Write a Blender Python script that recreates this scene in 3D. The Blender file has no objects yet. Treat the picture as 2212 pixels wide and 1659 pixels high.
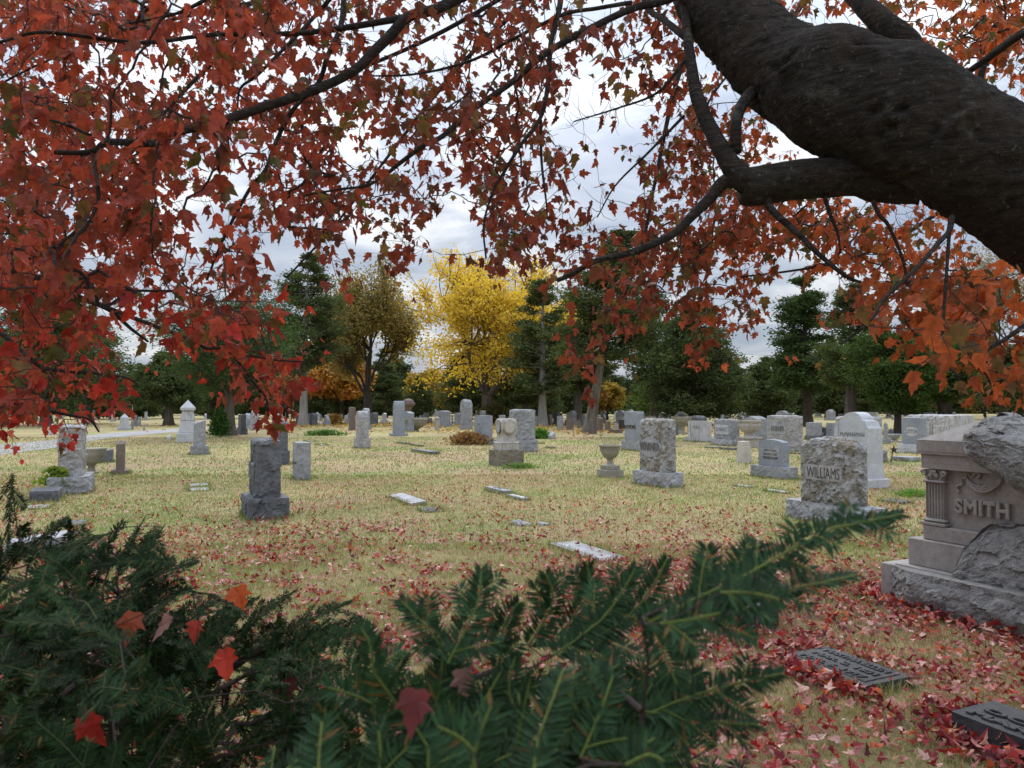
import bpy, bmesh, math, random
import numpy as np
from mathutils import Vector, noise, Matrix

random.seed(7)
rng = np.random.default_rng(11)
S = bpy.context.scene
COL = S.collection

# ------------------------------------------------------------------ camera model (photo measured on a 2212 x 1659 grid)
F = 1661.5
CX, CY = 1106.0, 829.5
PITCH = math.atan(48.5 / F)
EYE = 1.6
cp, sp = math.cos(PITCH), math.sin(PITCH)

def ray(px, py):
    x = (px - CX) / F
    z = -(py - CY) / F
    return x, cp - z * sp, sp + z * cp

def G(px, py, zg=0.0):
    x, y, z = ray(px, py)
    t = (zg - EYE) / z
    return Vector((x * t, y * t, zg))

def At(px, py, d):
    x, y, z = ray(px, py)
    t = d / y
    return Vector((x * t, d, EYE + z * t))

ROT = math.radians(-65)
U = Vector((math.cos(ROT), math.sin(ROT), 0))
V = Vector((-math.sin(ROT), math.cos(ROT), 0))

# ------------------------------------------------------------------ basic builders
def tag(o, label=None, cat=None, group=None, kind=None):
    if label: o['label'] = label

    if cat: o['category'] = cat
    if group: o['group'] = group
    if kind: o['kind'] = kind
    return o

def empty(name, loc=(0, 0, 0), rz=0.0):
    o = bpy.data.objects.new(name, None)
    o.empty_display_size = 0.2
    COL.objects.link(o)
    o.location = loc
    o.rotation_euler = (0, 0, rz)
    return o

def mk(name, verts, faces, mat, parent=None, col=None, smooth=False, loc=None, rz=None):
    """faces: ndarray (n,k) or list of lists/arrays"""
    me = bpy.data.meshes.new(name)
    verts = np.asarray(verts, dtype=np.float32).reshape(-1, 3)
    if isinstance(faces, np.ndarray):
        faces = [faces]
    if len(faces) and isinstance(faces[0], np.ndarray) and faces[0].ndim == 2:
        tot = np.concatenate([np.full(len(f), f.shape[1], dtype=np.int32) for f in faces])
        idx = np.concatenate([f.astype(np.int32).ravel() for f in faces])
    else:
        tot = np.array([len(f) for f in faces], dtype=np.int32)
        idx = np.array([i for f in faces for i in f], dtype=np.int32)
    me.vertices.add(len(verts)); me.vertices.foreach_set('co', verts.ravel())
    me.loops.add(len(idx)); me.loops.foreach_set('vertex_index', idx)
    me.polygons.add(len(tot))
    st = np.concatenate([[0], np.cumsum(tot)[:-1]]).astype(np.int32)
    me.polygons.foreach_set('loop_start', st)
    me.polygons.foreach_set('loop_total', tot)
    me.update(calc_edges=True)
    me.polygons.foreach_set('use_smooth', np.full(len(tot), smooth, dtype=bool))
    if col is not None:
        ca = me.color_attributes.new('Col', 'FLOAT_COLOR', 'POINT')
        c = np.ones((len(verts), 4), dtype=np.float32); c[:, :3] = col
        ca.data.foreach_set('color', c.ravel())
    me.materials.append(mat)
    o = bpy.data.objects.new(name, me)
    COL.objects.link(o)
    if parent is not None: o.parent = parent
    if loc is not None: o.location = loc
    if rz is not None: o.rotation_euler = (0, 0, rz)
    return o

class Geo:
    """accumulates pieces of one mesh"""
    def __init__(s): s.v = []; s.f = []; s.c = []; s.n = 0
    def add(s, v, f, c=None):
        v = np.asarray(v, dtype=np.float32).reshape(-1, 3)
        s.v.append(v)
        s.f += [tuple(int(i) + s.n for i in q) for q in f]
        if c is not None: s.c.append(np.tile(np.asarray(c, dtype=np.float32), (len(v), 1)))
        s.n += len(v)
        return s
    def obj(s, name, mat, parent=None, smooth=False):
        return mk(name, np.concatenate(s.v), s.f, mat, parent, np.concatenate(s.c) if s.c else None, smooth)

def box_vf(x0, x1, y0, y1, z0, z1, bev=0.0, tx=0.0, ty=0.0):
    """box; tx, ty shrink the top on each side; bev chamfers all edges"""
    bm = bmesh.new()
    vs = []
    for (x, y, z) in [(x0, y0, z0), (x1, y0, z0), (x1, y1, z0), (x0, y1, z0), (x0 + tx, y0 + ty, z1), (x1 - tx, y0 + ty, z1), (x1 - tx, y1 - ty, z1), (x0 + tx, y1 - ty, z1)]:
        vs.append(bm.verts.new((x, y, z)))
    for q in [(0, 3, 2, 1), (4, 5, 6, 7), (0, 1, 5, 4), (1, 2, 6, 5), (2, 3, 7, 6), (3, 0, 4, 7)]:
        bm.faces.new([vs[i] for i in q])
    if bev > 0:
        bmesh.ops.bevel(bm, geom=bm.edges[:], offset=bev, segments=1, affect='EDGES', profile=0.5)
    bm.verts.index_update()
    v = [tuple(x.co) for x in bm.verts]; f = [[x.index for x in q.verts] for q in bm.faces]
    bm.free()
    return v, f

def lathe_vf(prof, n=28, flute=0, famp=0.0):
    v = []; f = []
    for (r, z) in prof:
        for i in range(n):
            a = 2 * math.pi * i / n
            rr = r * (1 + (famp * abs(math.sin(a * flute / 2)) if flute else 0))
            v.append((rr * math.cos(a), rr * math.sin(a), z))
    for k in range(len(prof) - 1):
        for i in range(n):
            j = (i + 1) % n
            f.append((k * n + i, k * n + j, (k + 1) * n + j, (k + 1) * n + i))
    f.append(tuple(reversed(range(n))))
    m = (len(prof) - 1) * n
    f.append(tuple(range(m, m + n)))
    return v, f

def prism_vf(outline, y0, y1):
    """outline: CCW list of (x,z) seen from the front (-y)"""
    n = len(outline)
    v = [(x, y0, z) for x, z in outline] + [(x, y1, z) for x, z in outline]
    f = [tuple(range(n)), tuple(reversed(range(n, 2 * n)))]
    for i in range(n):
        j = (i + 1) % n
        f.append((i, n + i, n + j, j))
    return v, f

def frame_for(d):
    d = d / (np.linalg.norm(d) + 1e-9)
    a = np.array([0, 0, 1.0]) if abs(d[2]) < 0.9 else np.array([1.0, 0, 0])
    x = np.cross(a, d); x /= np.linalg.norm(x)
    return x, np.cross(d, x)

def tube_vf(pts, rad, n=8, cap=True):
    P = np.array([tuple(p) for p in pts], dtype=float); m = len(P)
    T = np.gradient(P, axis=0)
    T /= np.linalg.norm(T, axis=1)[:, None] + 1e-9
    x, y = frame_for(T[0])
    v = []
    a = np.arange(n) * 2 * math.pi / n
    for i in range(m):
        x = x - T[i] * np.dot(x, T[i]); x /= np.linalg.norm(x) + 1e-9
        y = np.cross(T[i], x)
        v.append(P[i] + rad[i] * (np.cos(a)[:, None] * x + np.sin(a)[:, None] * y))
    v = np.concatenate(v)
    f = []
    for k in range(m - 1):
        for i in range(n):
            j = (i + 1) % n
            f.append((k * n + i, k * n + j, (k + 1) * n + j, (k + 1) * n + i))
    if cap:
        f.append(tuple(reversed(range(n)))); f.append(tuple(range((m - 1) * n, m * n)))
    return v, f

def segs_vf(A, B, ra, rb, n=5):
    """many straight tapered pieces at once"""
    A = np.asarray(A, float); B = np.asarray(B, float)
    ra = np.asarray(ra, float); rb = np.asarray(rb, float)
    d = B - A; d /= np.linalg.norm(d, axis=1)[:, None] + 1e-9
    up = np.where(np.abs(d[:, 2:3]) < 0.9, np.array([[0, 0, 1.0]]), np.array([[1.0, 0, 0]]))
    x = np.cross(up, d); x /= np.linalg.norm(x, axis=1)[:, None]
    y = np.cross(d, x)
    a = np.arange(n) * 2 * math.pi / n
    c, s = np.cos(a)[None, :, None], np.sin(a)[None, :, None]
    ring = c * x[:, None, :] + s * y[:, None, :]
    v = np.concatenate([A[:, None] + ra[:, None, None] * ring, B[:, None] + rb[:, None, None] * ring], axis=1).reshape(-1, 3)
    i = np.arange(n); j = (i + 1) % n
    q = np.stack([i, j, j + n, i + n], axis=1)
    f = (q[None] + (np.arange(len(A)) * 2 * n)[:, None, None]).reshape(-1, 4)
    return v, f

def catmull(P, k=8):
    P = [np.array(tuple(p), float) for p in P]
    P = [2 * P[0] - P[1]] + P + [2 * P[-1] - P[-2]]
    out = []
    for i in range(1, len(P) - 2):
        p0, p1, p2, p3 = P[i - 1:i + 3]
        for t in np.arange(k) / k:
            out.append(0.5 * (2 * p1 + (p2 - p0) * t + (2 * p0 - 5 * p1 + 4 * p2 - p3) * t * t + (3 * p1 - p0 - 3 * p2 + p3) * t ** 3))
    out.append(P[-2])
    return np.array(out)

# ------------------------------------------------------------------ materials
def nodes_of(name):
    m = bpy.data.materials.new(name); m.use_nodes = True
    nt = m.node_tree; nt.nodes.clear()
    out = nt.nodes.new('ShaderNodeOutputMaterial')
    b = nt.nodes.new('ShaderNodeBsdfPrincipled')
    nt.links.new(b.outputs[0], out.inputs[0])
    return m, nt, b, out

def N(nt, typ, **kw):
    n = nt.nodes.new(typ)
    for k, v in kw.items():
        if k in n.inputs.keys(): n.inputs[k].default_value = v
        else: setattr(n, k, v)
    return n

def noise_n(nt, vec, scale, detail=4, rough=0.55, dist=0.0):
    n = N(nt, 'ShaderNodeTexNoise'); n.inputs['Scale'].default_value = scale
    n.inputs['Detail'].default_value = detail; n.inputs['Roughness'].default_value = rough
    n.inputs['Distortion'].default_value = dist
    nt.links.new(vec, n.inputs['Vector'])
    return n

def ramp_n(nt, fac, stops):
    r = N(nt, 'ShaderNodeValToRGB')
    e = r.color_ramp.elements
    while len(e) < len(stops): e.new(0.5)
    for i, (p, c) in enumerate(stops):
        e[i].position = p
        e[i].color = (c, c, c, 1) if isinstance(c, (int, float)) else (*c, 1)
    nt.links.new(fac, r.inputs[0])
    return r

def mix_n(nt, fac, a, b, mode='MIX'):
    m = N(nt, 'ShaderNodeMix'); m.data_type = 'RGBA'; m.blend_type = mode
    for s, v in ((0, fac), (6, a), (7, b)):
        if hasattr(v, 'default_value') or hasattr(v, 'links'): nt.links.new(v, m.inputs[s])
        else: m.inputs[s].default_value = v if s == 0 else (*v, 1)
    return m.outputs[2]

def stone_mat(name, c1, c2, lichen=0.0, lc=(0.14, 0.11, 0.02), dark=0.2, dc=(0.05, 0.05, 0.05), speck=0.35, bump=0.35, rough=0.85, streak=0.0):
    m, nt, b, _ = nodes_of(name)
    g = N(nt, 'ShaderNodeNewGeometry'); pos = g.outputs['Position']
    big = ramp_n(nt, noise_n(nt, pos, 2.6, 5, 0.6).outputs[0], [(0.32, c1), (0.68, c2)])
    fine = ramp_n(nt, noise_n(nt, pos, 140, 3, 0.7).outputs[0], [(0.35, 1 - speck), (0.62, 1 + 0.25 * speck)])
    col = mix_n(nt, 1.0, big.outputs[0], fine.outputs[0], 'MULTIPLY')
    med = ramp_n(nt, noise_n(nt, pos, 22, 6, 0.7).outputs[0], [(0.3, 0.72), (0.65, 1.08)])
    col = mix_n(nt, 0.8, col, med.outputs[0], 'MULTIPLY')
    if dark > 0:
        d = ramp_n(nt, noise_n(nt, pos, 5.0, 8, 0.72, 0.4).outputs[0], [(0.5, 0.0), (0.66, dark)])
        col = mix_n(nt, d.outputs[0], col, dc)
    if streak > 0:
        mp = N(nt, 'ShaderNodeMapping'); mp.inputs['Scale'].default_value = (9, 9, 0.7); nt.links.new(pos, mp.inputs[0])
        d = ramp_n(nt, noise_n(nt, mp.outputs[0], 1.6, 5, 0.6).outputs[0], [(0.5, 0.0), (0.63, streak)])
        col = mix_n(nt, d.outputs[0], col, dc)
    if lichen > 0:
        l1 = ramp_n(nt, noise_n(nt, pos, 4.2, 8, 0.75, 0.6).outputs[0], [(0.62 - 0.2 * lichen, 0.0), (0.68 - 0.2 * lichen, 0.9)])
        l2 = ramp_n(nt, noise_n(nt, pos, 40, 4, 0.7).outputs[0], [(0.35, 0.2), (0.6, 1.0)])
        mm = N(nt, 'ShaderNodeMath', operation='MULTIPLY'); nt.links.new(l1.outputs[0], mm.inputs[0]); nt.links.new(l2.outputs[0], mm.inputs[1])
        col = mix_n(nt, mm.outputs[0], col, lc)
    nt.links.new(col, b.inputs['Base Color'])
    b.inputs['Roughness'].default_value = rough
    b.inputs['Specular IOR Level'].default_value = 0.3
    bp = N(nt, 'ShaderNodeBump'); bp.inputs['Strength'].default_value = bump; bp.inputs['Distance'].default_value = 0.02
    nn = noise_n(nt, pos, 38, 8, 0.75)
    if bump >= 0.4:      # split-rock facets
        vo = N(nt, 'ShaderNodeTexVoronoi'); vo.inputs['Scale'].default_value = 11; 
        wv = mix_n(nt, 0.12, pos, noise_n(nt, pos, 9, 4, 0.6).outputs['Color'])
        nt.links.new(wv, vo.inputs['Vector'])
        ad = N(nt, 'ShaderNodeMath', operation='MULTIPLY_ADD'); ad.inputs[1].default_value = 1.3
        nt.links.new(vo.outputs['Distance'], ad.inputs[0]); nt.links.new(nn.outputs[0], ad.inputs[2])
        nn = ad
        bp.inputs['Distance'].default_value = 0.035
    nt.links.new(nn.outputs[0], bp.inputs['Height']); nt.links.new(bp.outputs[0], b.inputs['Normal'])
    return m

def attr_mat(name, rough=0.6, trans=0.0, spec=0.3, var=0.25, scale=30.0, bump=0.0, tcol=None):
    """colour comes from the mesh's own Col attribute with a little mottling; trans = thin-leaf translucency"""
    m, nt, b, out = nodes_of(name)
    a = N(nt, 'ShaderNodeAttribute', attribute_name='Col')
    g = N(nt, 'ShaderNodeNewGeometry')
    n = noise_n(nt, g.outputs['Position'], scale, 4, 0.6)
    r = ramp_n(nt, n.outputs[0], [(0.3, 1 - var), (0.7, 1 + var)])
    col = mix_n(nt, 1.0, a.outputs['Color'], r.outputs[0], 'MULTIPLY')
    nt.links.new(col, b.inputs['Base Color'])
    b.inputs['Roughness'].default_value = rough
    b.inputs['Specular IOR Level'].default_value = spec
    if bump:
        bp = N(nt, 'ShaderNodeBump'); bp.inputs['Strength'].default_value = bump; bp.inputs['Distance'].default_value = 0.01
        nt.links.new(n.outputs[0], bp.inputs['Height']); nt.links.new(bp.outputs[0], b.inputs['Normal'])
    if trans > 0:
        t = N(nt, 'ShaderNodeBsdfTranslucent')
        c2 = mix_n(nt, 1.0, col, tcol or (1.5, 1.1, 0.8), 'MULTIPLY')
        nt.links.new(c2, t.inputs[0])
        mx = N(nt, 'ShaderNodeMixShader'); mx.inputs[0].default_value = trans
        nt.links.new(b.outputs[0], mx.inputs[1]); nt.links.new(t.outputs[0], mx.inputs[2])
        nt.links.new(mx.outputs[0], out.inputs[0])
    return m

def bark_mat(name, c1, c2, stretch=(1, 1, 0.18), scale=9.0, bump=0.8, dist=0.03, patch=None, cracks=False, specks=False):
    m, nt, b, _ = nodes_of(name)
    g = N(nt, 'ShaderNodeNewGeometry')
    mp = N(nt, 'ShaderNodeMapping'); mp.inputs['Scale'].default_value = stretch
    nt.links.new(g.outputs['Position'], mp.inputs[0])
    n = noise_n(nt, mp.outputs[0], scale, 8, 0.7, 0.3)
    n2 = noise_n(nt, g.outputs['Position'], scale * 5, 6, 0.7)
    col = ramp_n(nt, n.outputs[0], [(0.3, c1), (0.7, c2)]).outputs[0]
    f = ramp_n(nt, n2.outputs[0], [(0.3, 0.6), (0.7, 1.25)])
    col = mix_n(nt, 1.0, col, f.outputs[0], 'MULTIPLY')
    if patch:
        p = ramp_n(nt, noise_n(nt, g.outputs['Position'], 7, 7, 0.75).outputs[0], [(0.56, 0.0), (0.66, 0.5)])
        col = mix_n(nt, p.outputs[0], col, patch)
        if specks:
            p = ramp_n(nt, noise_n(nt, g.outputs['Position'], 42, 4, 0.75, 0.8).outputs[0], [(0.61, 0.0), (0.65, 0.75)])
            col = mix_n(nt, p.outputs[0], col, patch)
            p = ramp_n(nt, noise_n(nt, g.outputs['Position'], 3, 6, 0.7, 0.8).outputs[0], [(0.50, 0.0), (0.62, 0.5)])
            col = mix_n(nt, p.outputs[0], col, (0.055, 0.036, 0.026))
    nt.links.new(col, b.inputs['Base Color'])
    b.inputs['Roughness'].default_value = 0.92
    b.inputs['Specular IOR Level'].default_value = 0.15
    hsrc = n.outputs[0]
    if cracks:
        vo = N(nt, 'ShaderNodeTexVoronoi'); vo.feature = 'DISTANCE_TO_EDGE'; vo.inputs['Scale'].default_value = 26
        wv = mix_n(nt, 0.10, g.outputs['Position'], noise_n(nt, g.outputs['Position'], 6, 5, 0.7).outputs['Color'])
        mp2 = N(nt, 'ShaderNodeMapping'); mp2.inputs['Scale'].default_value = (0.7, 1, 1.5); nt.links.new(wv, mp2.inputs[0]); nt.links.new(mp2.outputs[0], vo.inputs['Vector'])
        cr = ramp_n(nt, vo.outputs['Distance'], [(0.0, 0.45), (0.14, 1.0)])
        col = mix_n(nt, 1.0, col, ramp_n(nt, vo.outputs['Distance'], [(0.0, 0.8), (0.10, 1.0)]).outputs[0], 'MULTIPLY')
        nt.links.new(col, b.inputs['Base Color'])
        am_ = N(nt, 'ShaderNodeMath', operation='ADD'); nt.links.new(n.outputs[0], am_.inputs[0]); nt.links.new(cr.outputs[0], am_.inputs[1]); hsrc = am_.outputs[0]
    ad = N(nt, 'ShaderNodeMath', operation='ADD'); nt.links.new(hsrc, ad.inputs[0])
    ml = N(nt, 'ShaderNodeMath', operation='MULTIPLY'); ml.inputs[1].default_value = 0.5
    nt.links.new(n2.outputs[0], ml.inputs[0]); nt.links.new(ml.outputs[0], ad.inputs[1])
    bp = N(nt, 'ShaderNodeBump'); bp.inputs['Strength'].default_value = bump; bp.inputs['Distance'].default_value = dist
    nt.links.new(ad.outputs[0], bp.inputs['Height']); nt.links.new(bp.outputs[0], b.inputs['Normal'])
    return m

M = {}
M['blue'] = stone_mat('blue grey granite', (0.25, 0.27, 0.30), (0.33, 0.35, 0.38), dark=0.1, speck=0.3, bump=0.12)
M['grey'] = stone_mat('grey granite', (0.27, 0.275, 0.29), (0.40, 0.40, 0.41), dark=0.45, dc=(0.10, 0.10, 0.10), bump=0.5)
M['pale'] = stone_mat('pale granite', (0.33, 0.33, 0.345), (0.46, 0.46, 0.47), dark=0.4, dc=(0.18, 0.17, 0.16), bump=0.45)
M['lichen'] = stone_mat('lichened granite', (0.30, 0.30, 0.30), (0.46, 0.45, 0.44), lichen=0.62, lc=(0.13, 0.09, 0.025), dark=0.5, dc=(0.12, 0.10, 0.07), bump=0.6)
M['lichenlight'] = stone_mat('lightly lichened granite', (0.34, 0.33, 0.33), (0.50, 0.48, 0.47), lichen=0.25, lc=(0.18, 0.13, 0.06), dark=0.5, dc=(0.16, 0.13, 0.10), bump=0.55)
M['dark'] = stone_mat('dark grey granite', (0.11, 0.115, 0.125), (0.20, 0.205, 0.22), lichen=0.08, lc=(0.10, 0.09, 0.05), dark=0.5, dc=(0.035, 0.035, 0.04), bump=0.6)
M['marble'] = stone_mat('white marble', (0.41, 0.42, 0.44), (0.54, 0.54, 0.56), dark=0.15, dc=(0.3, 0.3, 0.3), speck=0.08, bump=0.08, rough=0.6)
M['stained'] = stone_mat('stained slab face', (0.30, 0.30, 0.31), (0.42, 0.42, 0.43), dark=0.75, dc=(0.13, 0.13, 0.13), speck=0.3, bump=0.2)
M['oldmarble'] = stone_mat('stained marble', (0.40, 0.37, 0.33), (0.52, 0.48, 0.44), dark=0.4, dc=(0.16, 0.12, 0.08), speck=0.12, bump=0.25, streak=0.4)
M['limestone'] = stone_mat('limestone', (0.46, 0.42, 0.36), (0.56, 0.52, 0.45), dark=0.15, speck=0.12, bump=0.15)
M['concrete'] = stone_mat('weathered concrete', (0.27, 0.25, 0.20), (0.40, 0.37, 0.31), dark=0.4, dc=(0.12, 0.10, 0.07), speck=0.25, bump=0.3)
M['mossbase'] = stone_mat('mossy old base stone', (0.20, 0.17, 0.12), (0.32, 0.28, 0.22), lichen=0.4, lc=(0.12, 0.09, 0.03), dark=0.6, bump=0.6)
M['streaked'] = stone_mat('streaked pale granite', (0.44, 0.43, 0.43), (0.56, 0.55, 0.54), dark=0.2, dc=(0.16, 0.13, 0.11), speck=0.2, bump=0.2, streak=0.7)
M['brown'] = stone_mat('brown granite', (0.16, 0.12, 0.10), (0.26, 0.20, 0.17), dark=0.3, bump=0.3)
M['black'] = stone_mat('near black granite', (0.035, 0.035, 0.038), (0.07, 0.07, 0.075), dark=0.2, dc=(0.02, 0.02, 0.02), speck=0.3, bump=0.4, rough=0.6)
M['smith'] = stone_mat('fine warm grey granite', (0.29, 0.265, 0.248), (0.38, 0.352, 0.335), dark=0.25, dc=(0.12, 0.105, 0.10), speck=0.25, bump=0.12, streak=0.12)
M['smithrock'] = stone_mat('split grey granite', (0.255, 0.25, 0.24), (0.41, 0.405, 0.395), dark=0.45, dc=(0.11, 0.105, 0.10), speck=0.4, bump=0.9)
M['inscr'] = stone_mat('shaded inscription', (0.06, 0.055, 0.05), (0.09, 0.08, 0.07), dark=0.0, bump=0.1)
M['inscr_mid'] = stone_mat('mid-shaded inscription', (0.16, 0.15, 0.14), (0.22, 0.21, 0.20), dark=0.0, bump=0.1)  # mid-dark letter tone, shadow of the carving put into the colour
M['iron'] = stone_mat('dark iron', (0.03, 0.028, 0.028), (0.05, 0.045, 0.04), dark=0.0, bump=0.1, rough=0.5)
M['maplebark'] = bark_mat('maple bark', (0.006, 0.0047, 0.004), (0.070, 0.057, 0.048), (0.45, 0.45, 2.2), 30.0, 1.0, 0.03, patch=(0.15, 0.145, 0.13), specks=True)
M['twig'] = bark_mat('twig bark', (0.03, 0.022, 0.02), (0.07, 0.05, 0.045), (1, 1, 1), 30, 0.2, 0.004)
M['bark'] = bark_mat('grey brown furrowed bark', (0.07, 0.055, 0.045), (0.21, 0.18, 0.16), (1, 1, 0.12), 7.0, 1.0, 0.06)
M['palebark'] = bark_mat('bleached bark', (0.20, 0.18, 0.16), (0.42, 0.39, 0.36), (1, 1, 0.10), 7.0, 1.0, 0.06)
M['mossbark'] = bark_mat('mossy furrowed bark', (0.08, 0.065, 0.05), (0.23, 0.20, 0.17), (1, 1, 0.10), 6.0, 1.0, 0.07, patch=(0.13, 0.12, 0.04))
M['darkbark'] = bark_mat('dark bark', (0.03, 0.025, 0.02), (0.09, 0.075, 0.065), (1, 1, 0.2), 8.0, 0.8, 0.04)
M['mapleleaf'] = attr_mat('red maple leaf', 0.55, 0.45, 0.18, 0.35, 40, tcol=(1.5, 1.35, 1.0))
M['litter'] = attr_mat('fallen leaf', 0.6, 0.2, 0.3, 0.25, 40)
M['needle'] = attr_mat('yew needle', 0.5, 0.10, 0.09, 0.25, 60, tcol=(1.2, 1.5, 0.5))
M['cedar'] = attr_mat('cedar foliage', 0.8, 0.2, 0.08, 0.35, 1.2, tcol=(1.2, 1.4, 0.7))
M['leafy'] = attr_mat('tree leaf', 0.6, 0.4, 0.2, 0.2, 2.0, tcol=(1.3, 1.2, 0.6))
M['blade'] = attr_mat('grass blade', 0.7, 0.25, 0.2, 0.25, 3.0, tcol=(1.2, 1.2, 0.8))
# ------------------------------------------------------------------ rock faced blocks
def hsh(v):
    h = math.sin(v[0] * 127.1 + v[1] * 311.7 + v[2] * 74.7) * 43758.5453
    a = h - math.floor(h); h2 = math.sin(h * 1.7 + 2.1) * 9631.3; b2 = h2 - math.floor(h2)
    h3 = math.sin(h2 * 1.3 + 4.7) * 7531.9; c = h3 - math.floor(h3)
    return (a * 2 - 1, b2 * 2 - 1, c * 2 - 1)

def chisel(p, cell):
    """chipped-rock relief, about -1..1"""
    q = p / cell
    q = q + noise.noise_vector(q * 0.9) * 0.35
    pt = noise.voronoi(q)[1][0]
    r = hsh(pt); d = q - pt
    fac = (r[0] * d.x + r[1] * d.y + r[2] * d.z) * 1.1 + r[0] * 0.35
    q2 = q * 2.7
    pt2 = noise.voronoi(q2)[1][0]; r2 = hsh(pt2); d2 = q2 - pt2
    fac += 0.35 * (r2[0] * d2.x + r2[1] * d2.y + r2[2] * d2.z)
    return fac + 0.25 * noise.fractal(q * 3.0, 0.7, 2.2, 3)

def rockbox(x0, x1, y0, y1, z0, z1, seg, amp, rough='all', cell=0.12, seed=0, warp=None, edge=0.3, wild=0.0):
    """lattice box in local coordinates; rough: set of faces from -x +x -y +y +z that are rock-faced"""
    if rough == 'all': rough = ('-x', '+x', '-y', '+y', '+z')
    if rough == 'none': rough = ()
    if rough == 'sides': rough = ('-x', '+x', '+z')
    if rough == 'walls': rough = ('-x', '+x', '-y', '+y')
    nx = max(2, int((x1 - x0) / seg)); ny = max(2, int((y1 - y0) / seg)); nz = max(2, int((z1 - z0) / seg))
    idx = {}; verts = []; faces = []
    off = Vector((seed * 3.17, seed * 1.73, seed * 0.91))
    def vid(i, j, k):
        key = (i, j, k)
        if key in idx: return idx[key]
        fx, fy, fz = i / nx, j / ny, k / nz
        x = x0 + (x1 - x0) * fx; y = y0 + (y1 - y0) * fy; z = z0 + (z1 - z0) * fz
        p = Vector((x, y, z))
        nrm = Vector((0, 0, 0)); e = 1e9
        dx = min(fx, 1 - fx) * (x1 - x0); dy = min(fy, 1 - fy) * (y1 - y0); dzt = (1 - fz) * (z1 - z0)
        hit = 0
        if i == 0 and '-x' in rough: nrm.x -= 1; e = min(e, dy, dzt); hit += 1
        if i == nx and '+x' in rough: nrm.x += 1; e = min(e, dy, dzt); hit += 1
        if j == 0 and '-y' in rough: nrm.y -= 1; e = min(e, dx, dzt); hit += 1
        if j == ny and '+y' in rough: nrm.y += 1; e = min(e, dx, dzt); hit += 1
        if k == nz and '+z' in rough: nrm.z += 1; e = min(e, dx, dy); hit += 1
        w = p.copy()
        if warp: w = Vector(warp(fx, fy, fz, x, y, z))
        if hit:
            s = min(1.0, e / 0.07); s = s * s * (3 - 2 * s)
            c = chisel(p + off, cell)
            a = amp * ((0.45 + 0.75 * c) * (edge + (1 - edge) * s) - 0.55 * amp * 0)
            if hit > 1: a = -amp * (0.05 + 0.45 * max(0, c))
            if wild: a += wild * noise.noise((p + off) * 2.3)
            nrm.normalize()
            w = w + nrm * a
        idx[key] = len(verts); verts.append(tuple(w)); return idx[key]
    for j in range(ny):
        for k in range(nz):
            faces.append((vid(0, j, k), vid(0, j, k + 1), vid(0, j + 1, k + 1), vid(0, j + 1, k)))
            faces.append((vid(nx, j, k), vid(nx, j + 1, k), vid(nx, j + 1, k + 1), vid(nx, j, k + 1)))
    for i in range(nx):
        for k in range(nz):
            faces.append((vid(i, 0, k), vid(i + 1, 0, k), vid(i + 1, 0, k + 1), vid(i, 0, k + 1)))
            faces.append((vid(i, ny, k), vid(i, ny, k + 1), vid(i + 1, ny, k + 1), vid(i + 1, ny, k)))
    for i in range(nx):
        for j in range(ny):
            faces.append((vid(i, j, nz), vid(i + 1, j, nz), vid(i + 1, j + 1, nz), vid(i, j + 1, nz)))
            faces.append((vid(i, j, 0), vid(i, j + 1, 0), vid(i + 1, j + 1, 0), vid(i + 1, j, 0)))
    return verts, faces

def text_vf(s, height, width=None, depth=0.004, bevel=0.0, space=1.0):
    cu = bpy.data.curves.new('t', 'FONT'); cu.body = s; cu.size = 1.0
    cu.extrude = depth / height; cu.align_x = 'CENTER'; cu.space_character = space
    cu.bevel_depth = bevel / height; cu.bevel_resolution = 1; cu.resolution_u = 3
    o = bpy.data.objects.new('t', cu); COL.objects.link(o)
    dg = bpy.context.evaluated_depsgraph_get(); dg.update()
    me = bpy.data.meshes.new_from_object(o.evaluated_get(dg))
    v = np.zeros(len(me.vertices) * 3, dtype=np.float32); me.vertices.foreach_get('co', v); v = v.reshape(-1, 3)
    f = [list(p.vertices) for p in me.polygons]
    bpy.data.objects.remove(o); bpy.data.curves.remove(cu); bpy.data.meshes.remove(me)
    mn, mx = v.min(0), v.max(0)
    v = v - (mn + mx) / 2
    sx = sy = height / max(1e-6, (mx - mn)[1])
    if width: sx = width / (mx - mn)[0]
    out = np.stack([v[:, 0] * sx, -v[:, 2] * height, v[:, 1] * sy], axis=1)   # upright, facing -y
    return out, f

def solve(xl, xm, xr, yb, L=None, T=None):
    C = G(xm, yb); D = C.y * cp - EYE * sp
    kl, kr = (xl - CX) / F, (xr - CX) / F
    if xm >= 345:
        l = (C.x - kl * D) / (U.x - kl * U.y * cp)
        t = (kr * D - C.x) / (V.x - kr * V.y * cp)
    else:
        t = (C.x - kl * D) / (V.x - kl * V.y * cp)
        l = (C.x - kr * D) / (U.x - kr * U.y * cp)
    l = L or min(2.4, max(0.22, l)); t = T or min(1.6, max(0.14, t))
    c = C - U * l / 2 + (V * t / 2 if xm >= 345 else V * (-t / 2))
    return C, c, l, t

def zat(px, py, C):
    x, y, z = ray(px, py)
    return EYE + z * (C.y / y)

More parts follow.
